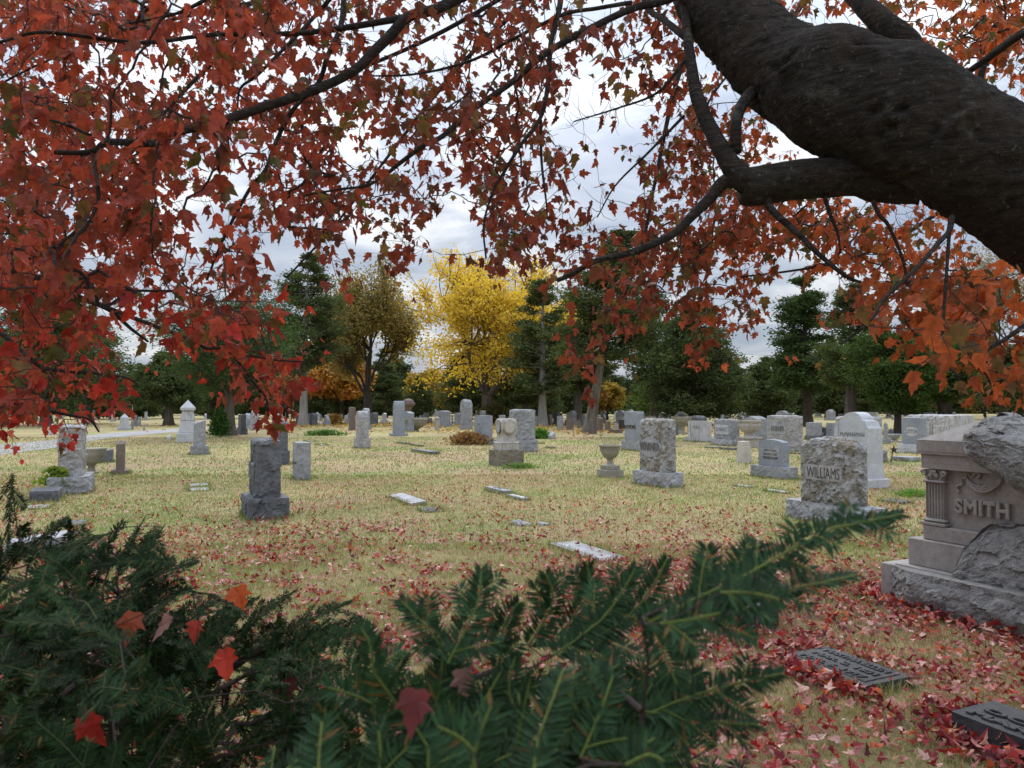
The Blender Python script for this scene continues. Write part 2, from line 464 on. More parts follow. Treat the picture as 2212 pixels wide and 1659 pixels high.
NST = [0]
FP = []      # footprints, for the longer grass around each stone
def headstone(label, b, die=None, top='flat', rough='all', brough='walls', mat='grey', bmat=None, cat='headstone', L=None, T=None,
              dL=None, dT=None, panel=None, text=None, tmat='inscr', th=None, tz=0.5, tw=0.6, amp=0.022, traised=0.006, group=None, name=None, cell=0.12, dthick=None, pmat='pale', poval=False):
    """b=(xl,xm,xr,ybottom,ytop) measured block; die=(xl,xm,xr,ytop) the upright stone on it"""
    NST[0] += 1; sd = NST[0]
    xl, xm, xr, yb, yt = b
    C, c, l, t = solve(xl, xm, xr, yb, L, T)
    seg = min(0.09, max(0.022, C.y * 0.0024))
    root = empty(name or ('headstone' if die else 'grave_marker'), (c.x, c.y, 0), ROT)
    tag(root, label, cat, group)
    zb = zat(xm, yt, C); FP.append((c.x, c.y, l, t))
    bm = M[bmat or mat]
    if die is None:
        dl, dt, z0, z1 = l, t, 0.0, zb
        dname = 'tablet'
    else:
        v, f = rockbox(-l / 2, l / 2, -t / 2, t / 2, -0.03, zb, seg, amp, brough, cell, sd)
        mk('base', v, f, bm, root)
        if xm >= 345:
            fl = (die[1] - die[0]) / max(1, xm - xl); ft = (die[2] - die[1]) / max(1, xr - xm)
        else:
            ft = (die[1] - die[0]) / max(1, xm - xl); fl = (die[2] - die[1]) / max(1, xr - xm)
        dl = dL or l * min(1, fl); dt = dT or t * min(1, ft)
        z0 = zb + 0.004
        Cd = c + U * dl / 2 + V * (-dt / 2 if xm >= 345 else dt / 2)
        z1 = zat(die[1], die[3], Cd)
    H = z1 - z0
    def warp(fx, fy, fz, x, y, z):
        e = fx * 2 - 1
        if top == 'serp': dz = -0.09 * H * e * e
        elif top == 'round': dz = -(1 - math.sqrt(max(0, 1 - min(1, abs(e)) ** 2))) * dl * 0.42
        elif top == 'peak': dz = -0.14 * H * abs(e)
        elif top == 'slant': dz = -0.13 * H * (1 - fy)
        elif top == 'slope': dz = -0.6 * H * (1 - fy)
        elif top == 'cap': dz = -0.10 * H * max(0, abs(e) - 0.45) / 0.55
        else: dz = 0
        k = max(0, (fz - 0.5) * 2)
        return (x, y, z + dz * k)
    v, f = rockbox(-dl / 2, dl / 2, -dt / 2, dt / 2, z0 - (0.03 if die is None else 0), z1, seg if rough != 'none' else max(seg, 0.06), amp, rough, cell, sd + 50, warp)
    tb = mk('tablet', v, f, M[mat], root)
    roughfront = rough in ('all', 'walls')
    yf = -dt / 2 - (amp * 0.75 if roughfront else 0)
    if panel:
        x0, x1, za, zc = panel
        px0, px1, pz0, pz1 = x0 * dl, x1 * dl, z0 + za * H, z0 + zc * H
        if poval:
            n = 28
            ol = [((px0 + px1) / 2 + (px1 - px0) / 2 * math.cos(2 * math.pi * i / n), (pz0 + pz1) / 2 + (pz1 - pz0) / 2 * math.sin(2 * math.pi * i / n)) for i in range(n)]
            v, f = prism_vf(ol, yf - 0.006, yf + 0.03)
        else:
            v, f = box_vf(px0, px1, yf - 0.006, yf + 0.03, pz0, pz1)
        mk('panel', v, f, M[pmat], tb)
    if text:
        lines = text if isinstance(text, (list, tuple)) else [text]
        for i, s in enumerate(lines):
            hh = (th or 0.12) * 1.0
            v, f = text_vf(s, hh, tw * dl * (len(s) / max(len(q) for q in lines) if len(lines) > 1 else 1), depth=traised)
            v[:, 1] += yf - (0.006 if panel else 0) - 0.003 + (0 if traised > 0.008 else 0.003)
            zc_ = z0 + H * tz - i * hh * 1.45
            v[:, 2] += zc_
            if panel: v[:, 0] += (panel[0] + panel[1]) / 2 * dl
            mk('lettering', v, f, M[tmat], tb)
    return root, tb, (dl, dt, z0, z1), (l, t, zb)
def am(xl, xr, yb, r=0.45):
    p = G((xl + xr) / 2, yb); c = Vector((-p.x, -p.y, 0)).normalized()
    n = abs(-V.dot(c)); u = abs(U.dot(c)) * r
    return xl + (xr - xl) * (n / (n + u) if (xl + xr) / 2 >= 345 else u / (n + u))

def flat(label, xl, xm, xr, yb, h=0.05, mat='grey', rough='none', group=None, text=None, amp=0.01, inset=None, L=None, T=None, tmat='inscr', th=0.06, name='grave_marker', slope=0.0, tfrac=0.75):
    C, c, l, t = solve(xl, xm, xr, yb, L, T)
    root = empty(name, (c.x, c.y, 0), ROT); tag(root, label, 'grave marker', group)
    NST[0] += 1; FP.append((c.x, c.y, l, t))
    def warp(fx, fy, fz, x, y, z): return (x, y, z + (slope * fy if fz > 0.5 else 0))
    v, f = rockbox(-l / 2, l / 2, -t / 2, t / 2, -0.02, h, max(0.02, C.y * 0.003), amp, rough, 0.06, NST[0], warp if slope else None)
    s = mk('slab', v, f, M[mat], root)
    if inset:
        v, f = box_vf(-l * 0.43, l * 0.43, -t * 0.36, t * 0.36, h - 0.002, h + 0.006, 0.003)
        mk('panel', v, f, M[inset], s)
    if text:
        n = len(text)
        for i, q in enumerate(text):
            v, f = text_vf(q, th, None, depth=0.004, bevel=0.0015)
            w = v[:, 0].max() - v[:, 0].min(); lim = l * tfrac * len(q) / max(len(z) for z in text)
            v[:, 0] *= lim / w
            p = np.stack([v[:, 0], v[:, 2], h + 0.008 - v[:, 1]], axis=1)
            p[:, 1] += ((n - 1) / 2 - i) * t * 0.26
            mk('lettering', p, f, M[tmat], s)
    return root

# ---------------- named rock-faced and dressed stones, measured in the photograph
ROWS = 'headstones across the middle lawn'
headstone('bulky rough granite headstone with a heavy base near the left edge, the road behind it',
          (104, 192, 206, 1067, 1029), (121, 171, 190, 922), mat='lichenlight', bmat='grey', amp=0.042, cell=0.15, L=1.15, dL=0.85)
headstone('small brown granite headstone on a low base with a polished right side',
          (241, 277, 289, 1025, 1016), (251, 270, 280, 953), mat='brown', top='cap', rough='none', brough='walls', amp=0.01, L=0.62, dL=0.45)
headstone('grey slab with slanting top on a rounded block, in front of the tall white obelisk',
          (410, 413, 451, 983, 964), (419, 421, 445, 908), mat='grey', top='slant', amp=0.012, L=0.8, dL=0.6)
headstone('tall narrow dark grey headstone behind the dark rough one on the left lawn',
          (584, 590, 626, 1005, 974), (599, 607, 630, 908), mat='dark', top='cap', amp=0.012, L=0.8, dL=0.6, dT=0.36, cell=0.2)
headstone('small square grey block with a smooth lettered left face and rough right face, no base',
          (625, 642, 671, 1038, 957), rough=('+x', '+y', '+z'), mat='grey', amp=0.014, L=0.62, panel=(-0.5, 0.5, 0.36, 0.52), pmat='grey', text='JACOBS', th=0.07, tz=0.44, tw=0.8, name='headstone')
headstone('dark heavily rough headstone on a wide rough block, nearest one on the left lawn',
          (515, 538, 624, 1126, 1079), (530, 553, 604, 953), mat='dark', amp=0.038, cell=0.24, L=0.95, dL=0.78, text='HUTT', th=0.24, tz=0.45, tw=0.75, tmat='grey', traised=0.012)
headstone('pale round-shouldered rough headstone on a square base, alone at the centre left of the lawn',
          (760, 774, 801, 969, 946), (765, 776, 797, 888), mat='lichenlight', top='round', rough='all', amp=0.014, cell=0.2, L=0.75, dL=0.55, group=None)
headstone('big square rough headstone with a white oval panel, just behind the old stained marble one',
          (1090, 1127, 1162, 977, 951), (1099, 1121, 1153, 886), mat='grey', amp=0.036, cell=0.1, panel=(-0.3, 0.3, 0.12, 0.72), poval=True, pmat='marble', text='CHAPLIN', tmat='inscr_mid', th=0.14, tz=0.4, tw=0.5, dL=0.95, L=1.25)
headstone('smooth blue grey block with a small lettered plaque, dry brown plant at its foot',
          (1010, 1040, 1073, 961, 950), (1016, 1038, 1059, 898), mat='blue', rough='none', brough='none', panel=(-0.26, 0.26, 0.52, 0.72), pmat='pale', text='DAVIS', th=0.11, tz=0.62, tw=0.42, tmat='inscr_mid', dL=0.95, L=1.25)
headstone('rough headstone with yellow brown lichen and round name panel, right of the big urn',
          (1367, 1431, 1477, 1055, 1023), (1381, 1430, 1460, 908), mat='lichen', bmat='pale', amp=0.04, cell=0.13, panel=(-0.42, 0.46, 0.28, 0.66), poval=True, pmat='pale', text='WARNER', th=0.17, tz=0.485, tw=0.86, tmat='inscr_mid', traised=0.016)
headstone('tall smooth blue grey headstone with a name band, behind the yellow brown lichened one',
          (1342, 1383, 1399, 975, 953), (1349, 1375, 1391, 890), mat='blue', bmat='pale', rough=('+x', '+z'), amp=0.018, panel=(-0.5, 0.5, 0.40, 0.56), pmat='pale', text='RAYMOND', th=0.14, tz=0.48, tw=0.94, tmat='inscr', traised=0.012)
headstone('long pale table-like tomb stained with dark streaks on a broad plinth, below the dark cedars',
          (1478, 1524, 1546, 956, 945), (1490, 1526, 1541, 910), mat='streaked', rough='none', brough='none', text='NOBLE', th=0.16, tz=0.62, tw=0.42, tmat='inscr_mid')
headstone('rock-faced headstone with white rectangular name panel between long tomb and fluted urn',
          (1536, 1582, 1605, 964, 950), (1547, 1583, 1603, 907), mat='grey', bmat='pale', amp=0.03, panel=(-0.38, 0.4, 0.24, 0.74), pmat='marble', text='SCHWARTZ', th=0.16, tz=0.5, tw=0.7, tmat='inscr_mid')
headstone('grey rock-faced headstone with sloping shoulders and a small carved flower, behind the fluted urn',
          (1606, 1634, 1659, 951, 942), (1608, 1634, 1658, 899), mat='grey', top='peak', rough='all', amp=0.018)
headstone('arched blue grey headstone with three-line plaque on a wide rough base',
          (1621, 1693, 1724, 1037, 1011), (1640, 1691, 1706, 951), mat='blue', bmat='grey', top='serp', rough=('+x', '+z'), amp=0.018, panel=(-0.36, 0.38, 0.36, 0.66), pmat='pale',
          text=['JOSEPH S. USELDA', 'BORN MAR. 19. 1873', 'DIED DEC. 26. 1940'], th=0.055, tz=0.585, tw=0.6, tmat='inscr_mid')
headstone('broad cream rock-faced headstone with framed name panel, second row on the right',
          (1650, 1718, 1743, 976, 955), (1662, 1715, 1741, 899), mat='lichenlight', amp=0.034, panel=(-0.36, 0.30, 0.28, 0.72), pmat='pale', text='HORNER', th=0.19, tz=0.5, tw=0.52, tmat='inscr_mid', traised=0.012)
headstone('dark streaked rock-faced block behind the right shoulder of the broad cream headstone',
          (1738, 1757, 1779, 951, 941), (1741, 1757, 1776, 913), mat='grey', amp=0.02, bmat='dark')
headstone('near black polished headstone with a name band, beside a blue grey one',
          (1766, 1781, 1790, 949, 947), (1767, 1781, 1788, 923), mat='black', rough='none', top='serp', text='CRAWFORD', th=0.10, tz=0.42, tw=0.8, tmat='pale', panel=(-0.45, 0.45, 0.32, 0.5), pmat='dark')
headstone('plain blue grey headstone with a pale plaque, left of the huge rock-faced stone',
          (1780, 1800, 1812, 951, 944), (1786, 1800, 1808, 914), mat='blue', bmat='marble', rough='none', brough='none', panel=(-0.2, 0.45, 0.35, 0.65), pmat='pale', text='WOLF', th=0.1, tz=0.5, tw=0.5, tmat='inscr_mid')
headstone('huge grey rock-faced headstone hidden behind the tall white marble tablet',
          (1795, 1884, 1918, 1000, 974), (1803, 1880, 1904, 902), mat='lichenlight', bmat='grey', amp=0.042, cell=0.15)
headstone('mossy rough granite headstone with black letters, on a long pale base',
          (1697, 1868, 1916, 1146, 1102), (1732, 1839, 1878, 952), mat='lichen', bmat='pale', amp=0.042, cell=0.11, top='cap', panel=(-0.36, 0.38, 0.36, 0.60), pmat='lichenlight', text='WILLIAMS', th=0.15, tz=0.48, tw=0.66, tmat='inscr', traised=0.003)
headstone('blue grey headstone with a white oval name plaque on a rough white base',
          (1938, 1990, 2013, 981, 961), (1948, 1988, 2002, 903), mat='blue', bmat='marble', rough=('+x', '+z'), amp=0.02, panel=(-0.34, 0.42, 0.30, 0.66), poval=True, pmat='marble', text='SUTTON', th=0.14, tz=0.48, tw=0.66, tmat='inscr_mid')
headstone('long pale monument with carved initial, behind the roof of the big corner monument',
          (2000, 2075, 2118, 965, 957), (2009, 2070, 2114, 898), mat='streaked', bmat='grey', rough=('+z', '-y'), amp=0.042, text='M', th=0.22, tz=0.82, tw=0.14, tmat='inscr_mid', L=2.6)
headstone('weathered grey stone with broad foot in the gap left of the oval plaque headstone',
          (1903, 1916, 1924, 959, 947), (1905, 1911, 1914, 912), mat='grey', rough='none', top='peak')
headstone('low dark rounded headstone behind the two tree stems, right of the weathered grey stone',
          (1918, 1926, 1932, 944, 943), (1919, 1926, 1931, 926), mat='dark', rough='none', top='round')
headstone('shouldered grey headstone with pale plaque, left of the shallow bowl urn',
          (866, 883, 895, 933, 931), (866, 883, 894.5, 889), mat='blue', top='serp', rough='none', brough='none', panel=(-0.25, 0.3, 0.5, 0.66), pmat='pale')
headstone('tall rounded rock-faced pillar stone, tallest of the pale stones in front of the yellow tree',
          (993, 1006, 1021, 929, 918), (999, 1011, 1026, 863), mat='grey', top='round', amp=0.042, cell=0.25)
headstone('wide stained headstone with a raised middle, left of the tall rounded pillar stone',
          (935, 958, 976, 922, 914), (937, 957, 973, 887), mat='grey', rough='none', top='serp', brough='walls', text='IRWIN', th=0.2, tz=0.5, tw=0.5, tmat='inscr_mid')
headstone('small pale headstone on a low step, right of the shallow bowl urn',
          (912, 919, 925, 914, 909), (913, 919, 924, 895), mat='pale', rough='none', top='serp')
headstone('squat grey headstone directly left of the tall rounded pillar stone',
          (980, 990, 1000, 918, 910), (982, 990, 999, 892), mat='grey', rough='sides', top='serp')
headstone('grey headstone with clipped shoulders right of the round-shouldered stone, below the brown oak',
          (798, 807, 819, 918, 915), (800, 807, 817, 891), mat='dark', rough='none', top='cap')
headstone('white monument with a roof-shaped cap on a stepped foot, right of the clipped grey one',
          (822, 830, 839, 913, 907), (825, 830, 835, 892), mat='marble', rough='none', top='peak')
headstone('dark brown rough headstone standing half behind the round-shouldered pale one',
          (752, 758, 769, 930, 926), (753, 758, 768, 880), mat='brown', rough='all', amp=0.02)
headstone('light grey rounded headstone peering out to the right of the round-shouldered pale one',
          (777, 786, 804, 928, 918), (779, 786, 797, 882), mat='grey', rough='all', top='round', amp=0.02)
headstone('small grey headstone left of the oak trunk with an orange plant beside it',
          (697, 706, 715, 920, 912), (699, 706, 712, 899), mat='grey', top='round')
headstone('dark headstone right of the bleached cedar trunk, wider of the dark pair',
          (664, 674, 688, 919, 913), (666, 674, 686, 893), mat='dark', rough='sides', top='cap')
headstone('dark headstone left of the bleached cedar trunk',
          (637, 643, 652, 919, 913), (638, 643, 650, 896), mat='black', rough='sides')
headstone('dark grey monument with flaring foot at the right of the round juniper trunk',
          (511, 520, 535, 939, 926), (514, 520, 531, 896), mat='dark', rough='none', brough='none')
headstone('grey round-topped headstone standing behind the flaring dark grey monument',
          (527, 533, 543, 925, 918), (528, 533, 542, 893), mat='grey', top='round')
headstone('pale tall round-topped headstone right of the flaring dark grey monument',
          (537, 546, 562, 930, 921), (541, 548, 559, 886), mat='pale', top='round')
headstone('grey headstone almost hidden behind hanging red leaves left of the tall dark stone',
          (588, 594, 606, 931, 924), (590, 595, 604, 893), mat='grey', top='round')
headstone('pale headstone on a slab beyond the road, seen left of the bulky rough stone',
          (102, 113, 122, 940, 935), (106, 113, 118, 916), mat='marble', rough='none', top='peak')
headstone('pair-block grey headstone beyond the road with two rounded steps',
          (267, 279, 289, 928, 922), (267, 274, 279, 901), mat='grey', top='round')
headstone('grey tablet beyond the road with a dark face, right of the two-step one',
          (296, 305, 312, 921, 918), (298, 304, 311, 901), mat='grey', rough='none', top='cap', panel=(-0.4, 0.4, 0.15, 0.85), pmat='black')
headstone('stout rough headstone with dark recess right of the big square one, partly hidden', (1076, 1081, 1094, 925, 923), (1078, 1082, 1092, 897), mat='grey', amp=0.02)
headstone('brownish square headstone behind the tall name-band headstone', (1391, 1405, 1418, 925, 921), (1392, 1405, 1417, 899), mat='brown', rough='none')
headstone('dark rough-topped monument behind the long pale tomb', (1485, 1507, 1529, 936, 930), (1487, 1507, 1527, 899), mat='dark', rough='all', amp=0.042, top='cap')
headstone('dark slim headstone right of the lichened headstone', (1457, 1461, 1466, 940, 938), (1458, 1461, 1465, 912), mat='dark', rough='none')
headstone('slanted pale grey desk-shaped marker beside a leafy green plant in mid lawn', (1176, 1189, 1200, 949, 933), None, mat='pale', rough='none', top='slope', cat='grave marker')
# small row between the trees in the middle
for (xl, xr, yt, yb, mt, tp, lb) in [
    (1179, 1195, 895, 921, 'brown', 'round', 'dull brown round-topped headstone, leftmost of the row behind the leaning trunk'),
    (1194, 1214, 891, 919, 'black', 'round', 'black arched headstone second in the row left of the leaning trunk'),
    (1202, 1218, 899, 927, 'grey', 'flat', 'pale rough squared headstone in front of the black arched one'),
    (1219, 1228, 907, 920, 'dark', 'flat', 'small dark headstone between the squared and the mottled one'),
    (1222, 1240, 903, 929, 'brown', 'flat', 'mottled brown headstone on a grey foot left of the leaning trunk'),
    (1255, 1266, 895, 923, 'dark', 'serp', 'dark slender headstone right against the left side of the leaning trunk'),
    (1246, 1256, 907, 925, 'brown', 'flat', 'low brown headstone between the mottled and the slender one'),
    (1285, 1304, 902, 932, 'brown', 'serp', 'reddish brown headstone just right of the leaning trunk'),
    (1305, 1320, 910, 930, 'brown', 'flat', 'squat reddish brown headstone second right of the leaning trunk'),
    (1325, 1335, 914, 928, 'pale', 'flat', 'little pale headstone beside the dark framed one'),
    (1335, 1350, 907, 930, 'black', 'flat', 'dark headstone in a pale frame left of the tall name-band headstone'),
    (1300, 1311, 899, 915, 'grey', 'round', 'grey headstone peeking over the squat reddish brown one'),
    (860, 866, 905, 919, 'grey', 'flat', 'thin grey headstone left of the shouldered plaque stone'),
    (898, 904, 899, 914, 'dark', 'flat', 'dark headstone left of the small pale one on a step'),
    (904, 912, 898, 914, 'grey', 'cap', 'narrow grey headstone touching the small pale one'),
    (926, 935, 903, 916, 'brown', 'flat', 'small brown block in the row right of the small pale one'),
    (974, 980, 896, 915, 'grey', 'flat', 'slim grey headstone between the wide stained and the squat one'),
    (1026, 1034, 887, 915, 'grey', 'flat', 'grey headstone behind the tall rounded pillar stone, left of a twin'),
    (1035, 1051, 887, 918, 'grey', 'cap', 'grey wide headstone behind the smooth blue grey block'),
    (688, 697, 897, 910, 'grey', 'flat', 'plain grey headstone further back right of the dark pair'),
    (718, 731, 897, 913, 'marble', 'serp', 'white headstone pair-stone beyond the orange plant'),
    (735, 742, 895, 909, 'pale', 'flat', 'pale headstone left of the dark brown rough one, further back'),
    (743, 752, 897, 915, 'marble', 'serp', 'white slender headstone next to the dark brown rough one'),
    (282, 289, 910, 928, 'grey', 'flat', 'grey slab headstone close right of the two-step one beyond the road'),
    (309, 314, 917, 930, 'pale', 'flat', 'small pale post-like headstone at the far edge of the road'),
    (1141, 1150, 900, 918, 'grey', 'flat', 'grey headstone showing just right of the big square rough one'),
    (1556, 1566, 896, 925, 'grey', 'flat', 'slim headstone behind the rock-faced one with the rectangular panel')]:
    m_ = am(xl, xr, yb, 0.4)
    headstone(lb, (xl, m_, xr, yb, yb - (yb - yt) * 0.2), (xl + 1.2, m_, xr - 1.2, yt), mat=mt, top=tp, rough='sides' if mt in ('grey',) else 'none', brough='none', amp=0.02, group='small headstones between the middle trees')

# flat markers
flat('long pale flat slab with worn lettering in the leaf-strewn grass, nearest at the centre', 1186, 1296, 1357, 1217, 0.03, 'pale', inset='stained')
flat('white tipped flat slab with a dark stained face and a pale letter, left of centre', 840, 888, 921, 1093, 0.04, 'pale', inset='dark', slope=0.03, text=['T'], tmat='marble', th=0.18, tfrac=0.18)
flat('grey worded slab behind its neighbour, farther of the touching pair at the centre', 1048, 1088, 1108, 1070, 0.08, 'grey', inset='streaked', text=['REST', 'IN'], th=0.05, tmat='inscr_mid')
flat('grey speckled flat slab, nearer of the touching pair at the centre', 1093, 1128, 1143, 1083, 0.05, 'grey', inset='streaked')
flat('white flat slab nearer the big urn, in front of the arched headstone', 1582, 1616, 1633, 1054, 0.025, 'pale')
flat('white flat slab nearer the mossy headstone', 1650, 1693, 1710, 1067, 0.03, 'pale', inset='streaked')
flat('dark flat slab with a raised black panel in the middle lawn', 889, 927, 949, 982, 0.09, 'dark', inset='black')
flat('dark thin marker, left of the two small ones behind the black panel slab', 856, 876, 886, 960, 0.07, 'dark')
flat('dark thin marker, right of the two small ones behind the black panel slab', 888, 906, 915, 965, 0.07, 'black')
flat('white sliver of a flat marker, upper of two near the left road', 403, 410, 428, 1052, 0.02, 'pale', T=0.35, L=0.5)
flat('white sliver of a flat marker, lower of two near the left road', 400, 410, 431, 1062, 0.02, 'pale', T=0.35, L=0.5)
flat('white flat marker in the grass in front of the plinth with the yellow green plant', 83, 104, 118, 1099, 0.02, 'pale', T=0.3, L=0.5)
flat('dark flat marker behind the evergreen shrub tips at far left', 160, 186, 196, 1136, 0.03, 'dark', T=0.35, L=0.45)
flat('second dark flat marker lower down behind the evergreen shrub tips at far left', 149, 170, 180, 1163, 0.03, 'dark', T=0.35, L=0.45)
flat('pale slanted marker seen through the evergreen shrub tips at far left', 76, 136, 153, 1195, 0.12, 'pale', slope=0.06, T=0.55, L=0.5)
flat('small white flat marker on the lawn by the road, left of the tall white obelisk', 349, 362, 369, 951, 0.12, 'marble', slope=0.08)
flat('tiny pale flat marker, left one behind the small square block', 657, 668, 681, 955, 0.02, 'pale')
flat('tiny pale flat marker, right one behind the small square block', 682, 694, 707, 963, 0.02, 'pale')
flat('flat grey slab on the grass behind the star-shaped flag holder', 1926, 1966, 1978, 998, 0.13, 'pale', T=0.45)
flat('small dark stone sunk in grass left of the column of the corner monument', 1929, 1945, 1954, 1090, 0.04, 'dark', T=0.3, L=0.4)
flat('small dark flat stone, nearer of two right of the big square rough headstone', 1178, 1192, 1201, 969, 0.05, 'dark')
flat('small dark flat stone, farther of two right of the big square rough headstone', 1160, 1170, 1177, 959, 0.04, 'dark')
flat('long light flat slab left in front of the tapered limestone post', 1522, 1545, 1556, 969, 0.06, 'pale')
flat('long dark flat slab just behind the tapered limestone post', 1556, 1582, 1595, 973, 0.08, 'dark')
flat('dark flat slab behind the arched headstone, in the gap before the mossy headstone', 1706, 1740, 1752, 983, 0.06, 'dark')
flat('low dark block on the grass between the small row and the tall name-band headstone', 1321, 1330, 1336, 936, 0.22, 'brown', T=0.5, L=0.8)
flat('thin grey flat stone in the grass left of the tapered limestone post far right row', 1460, 1466, 1473, 966, 0.03, 'pale')
flat('grey sloping marker behind the small brown granite headstone', 229, 243, 252, 999, 0.25, 'dark', slope=0.12, T=0.5, L=0.6)
flat('thin dark slab in the grass beneath the brown oak', 950, 962, 972, 921, 0.08, 'grey')
flat('dark rough granite footstone half hidden behind the dark sprays, piled with red leaves', 1560, 1608, 1642, 1370, 0.17, 'black', rough='walls', amp=0.02, T=0.32, L=0.62)
flat('small broken pale stone scraps lying in the lawn at the centre', 1108, 1122, 1134, 1137, 0.02, 'pale', rough='all', amp=0.042, T=0.2, L=0.3)
flat('smallest broken pale stone scrap among red leaves at the centre', 1164, 1172, 1180, 1136, 0.025, 'pale', rough='all', amp=0.02, T=0.12, L=0.16)
flat('grey broken stone half buried just below the white tipped slab', 905, 920, 936, 1108, 0.02, 'dark', rough='all', amp=0.02, T=0.3, L=0.4)
flat('dark plinth block holding a yellow green plant, at the foot of the bulky rough stone', 89, 126, 145, 1084, 0.19, 'dark', rough='walls', amp=0.015, T=0.42, L=0.7)
flat('black slate-like grave slab with raised lettering among fallen leaves, in front of the corner monument', 1692, 1868, 1969, 1504, 0.055, 'black', rough='walls', amp=0.018, inset='black', text=['MARTHA ELLEN', 'MAR. 2. 1831', 'MAR. 5. 1917'], th=0.055, tmat='black')
# the thick black slab leaving the frame at lower right
C0 = G(2056, 1588)
root = empty('grave_marker', (C0.x + U.x * 0.45 + V.x * 0.16, C0.y + U.y * 0.45 + V.y * 0.16, 0), ROT)
tag(root, 'thick black grave block with raised lettering cut off by the right edge of the photo', 'grave marker')
v, f = rockbox(-0.45, 0.45, -0.16, 0.16, -0.02, 0.115, 0.02, 0.008, 'walls', 0.05, 91)
s_ = mk('slab', v, f, M['black'], root)
for q, x0, y0 in (('CHARLES', 0.05, 0.085), ('OCT. 1.', -0.1, 0.0), ('MAR. 26.', -0.08, -0.09)):
    v, f = text_vf(q, 0.062, 0.075 * len(q) * 0.88, depth=0.004, bevel=0.0025)
    mk('lettering', np.stack([v[:, 0] + x0 - 0.06, v[:, 2] + y0, 0.121 - v[:, 1]], axis=1), f, M['black'], s_)

# ---------------- individual shapes
def place(px, py): 
    g = G(px, py); return g
def pxm(g): return g.y / F    # metres per photo unit at that distance

# tall white obelisk-like monument with pyramid cap (left)
g = G(405, 955); k = pxm(g)
r = empty('obelisk_monument', (g.x, g.y, 0), ROT)
tag(r, 'tall white monument with flared foot and pointed pyramid cap, streaked brown, on the left lawn', 'monument')
geo = Geo(); v, f = box_vf(-0.46, 0.46, -0.46, 0.46, 0, 0.42, 0.02); geo.add(v, f)
v, f = box_vf(-0.37, 0.37, -0.37, 0.37, 0.423, 0.98, 0.02, 0.07, 0.07); geo.add(v, f)
geo.obj('base', M['marble'], r)
hs = 77 * k
def sq(z, w): return [(-w, -w, z), (w, -w, z), (w, w, z), (-w, w, z)]
lv = [(0.983, 0.31), (1.1, 0.28), (1.25, 0.26), (hs * 0.86, 0.23), (hs * 0.87, 0.27), (hs * 0.90, 0.27)]
v = [p for z, w in lv for p in sq(z, w)]; f = [(4 * i + a, 4 * i + (a + 1) % 4, 4 * i + 4 + (a + 1) % 4, 4 * i + 4 + a) for i in range(len(lv) - 1) for a in range(4)]
f += [(3, 2, 1, 0), tuple(4 * len(lv) - 4 + a for a in range(4))]
mk('shaft', v, f, M['streaked'], r)
n0 = hs * 0.903
v = sq(n0, 0.31) + sq(n0 + 0.1, 0.31) + [(0, 0, n0 + 0.45)]
f = [(0, 1, 5, 4), (1, 2, 6, 5), (2, 3, 7, 6), (3, 0, 4, 7), (4, 5, 8), (5, 6, 8), (6, 7, 8), (7, 4, 8), (3, 2, 1, 0)]
mk('cap', v, f, M['marble'], r)

# far small white obelisk beyond the road
g = G(268.5, 929); r = empty('obelisk_monument', (g.x, g.y, 0), ROT)
tag(r, 'small white pointed monument on a step beyond the road', 'monument')
v, f = box_vf(-0.42, 0.42, -0.42, 0.42, 0, 0.2, 0.01); mk('base', v, f, M['marble'], r)
v = sq(0.2, 0.28) + sq(0.85, 0.26) + [(0, 0, 1.12)]
f = [(0, 1, 5, 4), (1, 2, 6, 5), (2, 3, 7, 6), (3, 0, 4, 7), (4, 5, 8), (5, 6, 8), (6, 7, 8), (7, 4, 8), (3, 2, 1, 0)]
mk('shaft', v, f, M['marble'], r)

# slim arched blue grey pillar
C, c, l, t = solve(846, 853, 866, 942, T=0.55, L=0.42)
r = empty('pillar_monument', (c.x, c.y, 0), ROT); tag(r, 'slim blue grey pillar with a rounded head and small plaque on the lawn', 'monument')
v, f = box_vf(-0.34, 0.34, -0.44, 0.44, 0, 0.14, 0.01); mk('base', v, f, M['blue'], r)
H = zat(855, 866, c); a = 0.24
ol = [(-a, 0.143), (a, 0.143), (a * 0.97, H - 0.48), (a * 0.9, H - 0.46)] + [(a * 0.9 * math.cos(x), H - 0.44 + 0.44 * math.sin(x)) for x in np.linspace(0, math.pi, 12)] + [(-a * 0.9, H - 0.46), (-a * 0.97, H - 0.48)]
v, f = prism_vf(ol, -0.27, 0.27)
sh = mk('shaft', np.array([(p[1] if 0 else p[0], p[1], p[2]) for p in v]), f, M['blue'], r)
v, f = box_vf(-0.17, 0.17, -0.278, -0.25, H * 0.63, H * 0.71); mk('panel', v, f, M['pale'], sh)

# tapered limestone post
C, c, l, t = solve(1590.5, 1606, 1616, 1000, L=0.3, T=0.3)
r = empty('stone_post', (c.x, c.y, 0), ROT); tag(r, 'small tapered cream limestone post in the grass left of the arched headstone', 'post')
v, f = box_vf(-0.17, 0.17, -0.17, 0.17, -0.02, zat(1606, 953, c), 0.012, 0.05, 0.05); mk('shaft', v, f, M['limestone'], r)
g = G(944, 931); r = empty('stone_post', (g.x, g.y, 0), ROT); tag(r, 'little white post with a worn head on the lawn below the wide stained headstone', 'post')
v, f = box_vf(-0.13, 0.13, -0.13, 0.13, -0.02, 0.72, 0.03); mk('shaft', v, f, M['oldmarble'], r)
v, f = lathe_vf([(0.10, 0.722), (0.17, 0.76), (0.16, 0.9), (0.02, 0.95)], 12); mk('cap', v, f, M['oldmarble'], r)

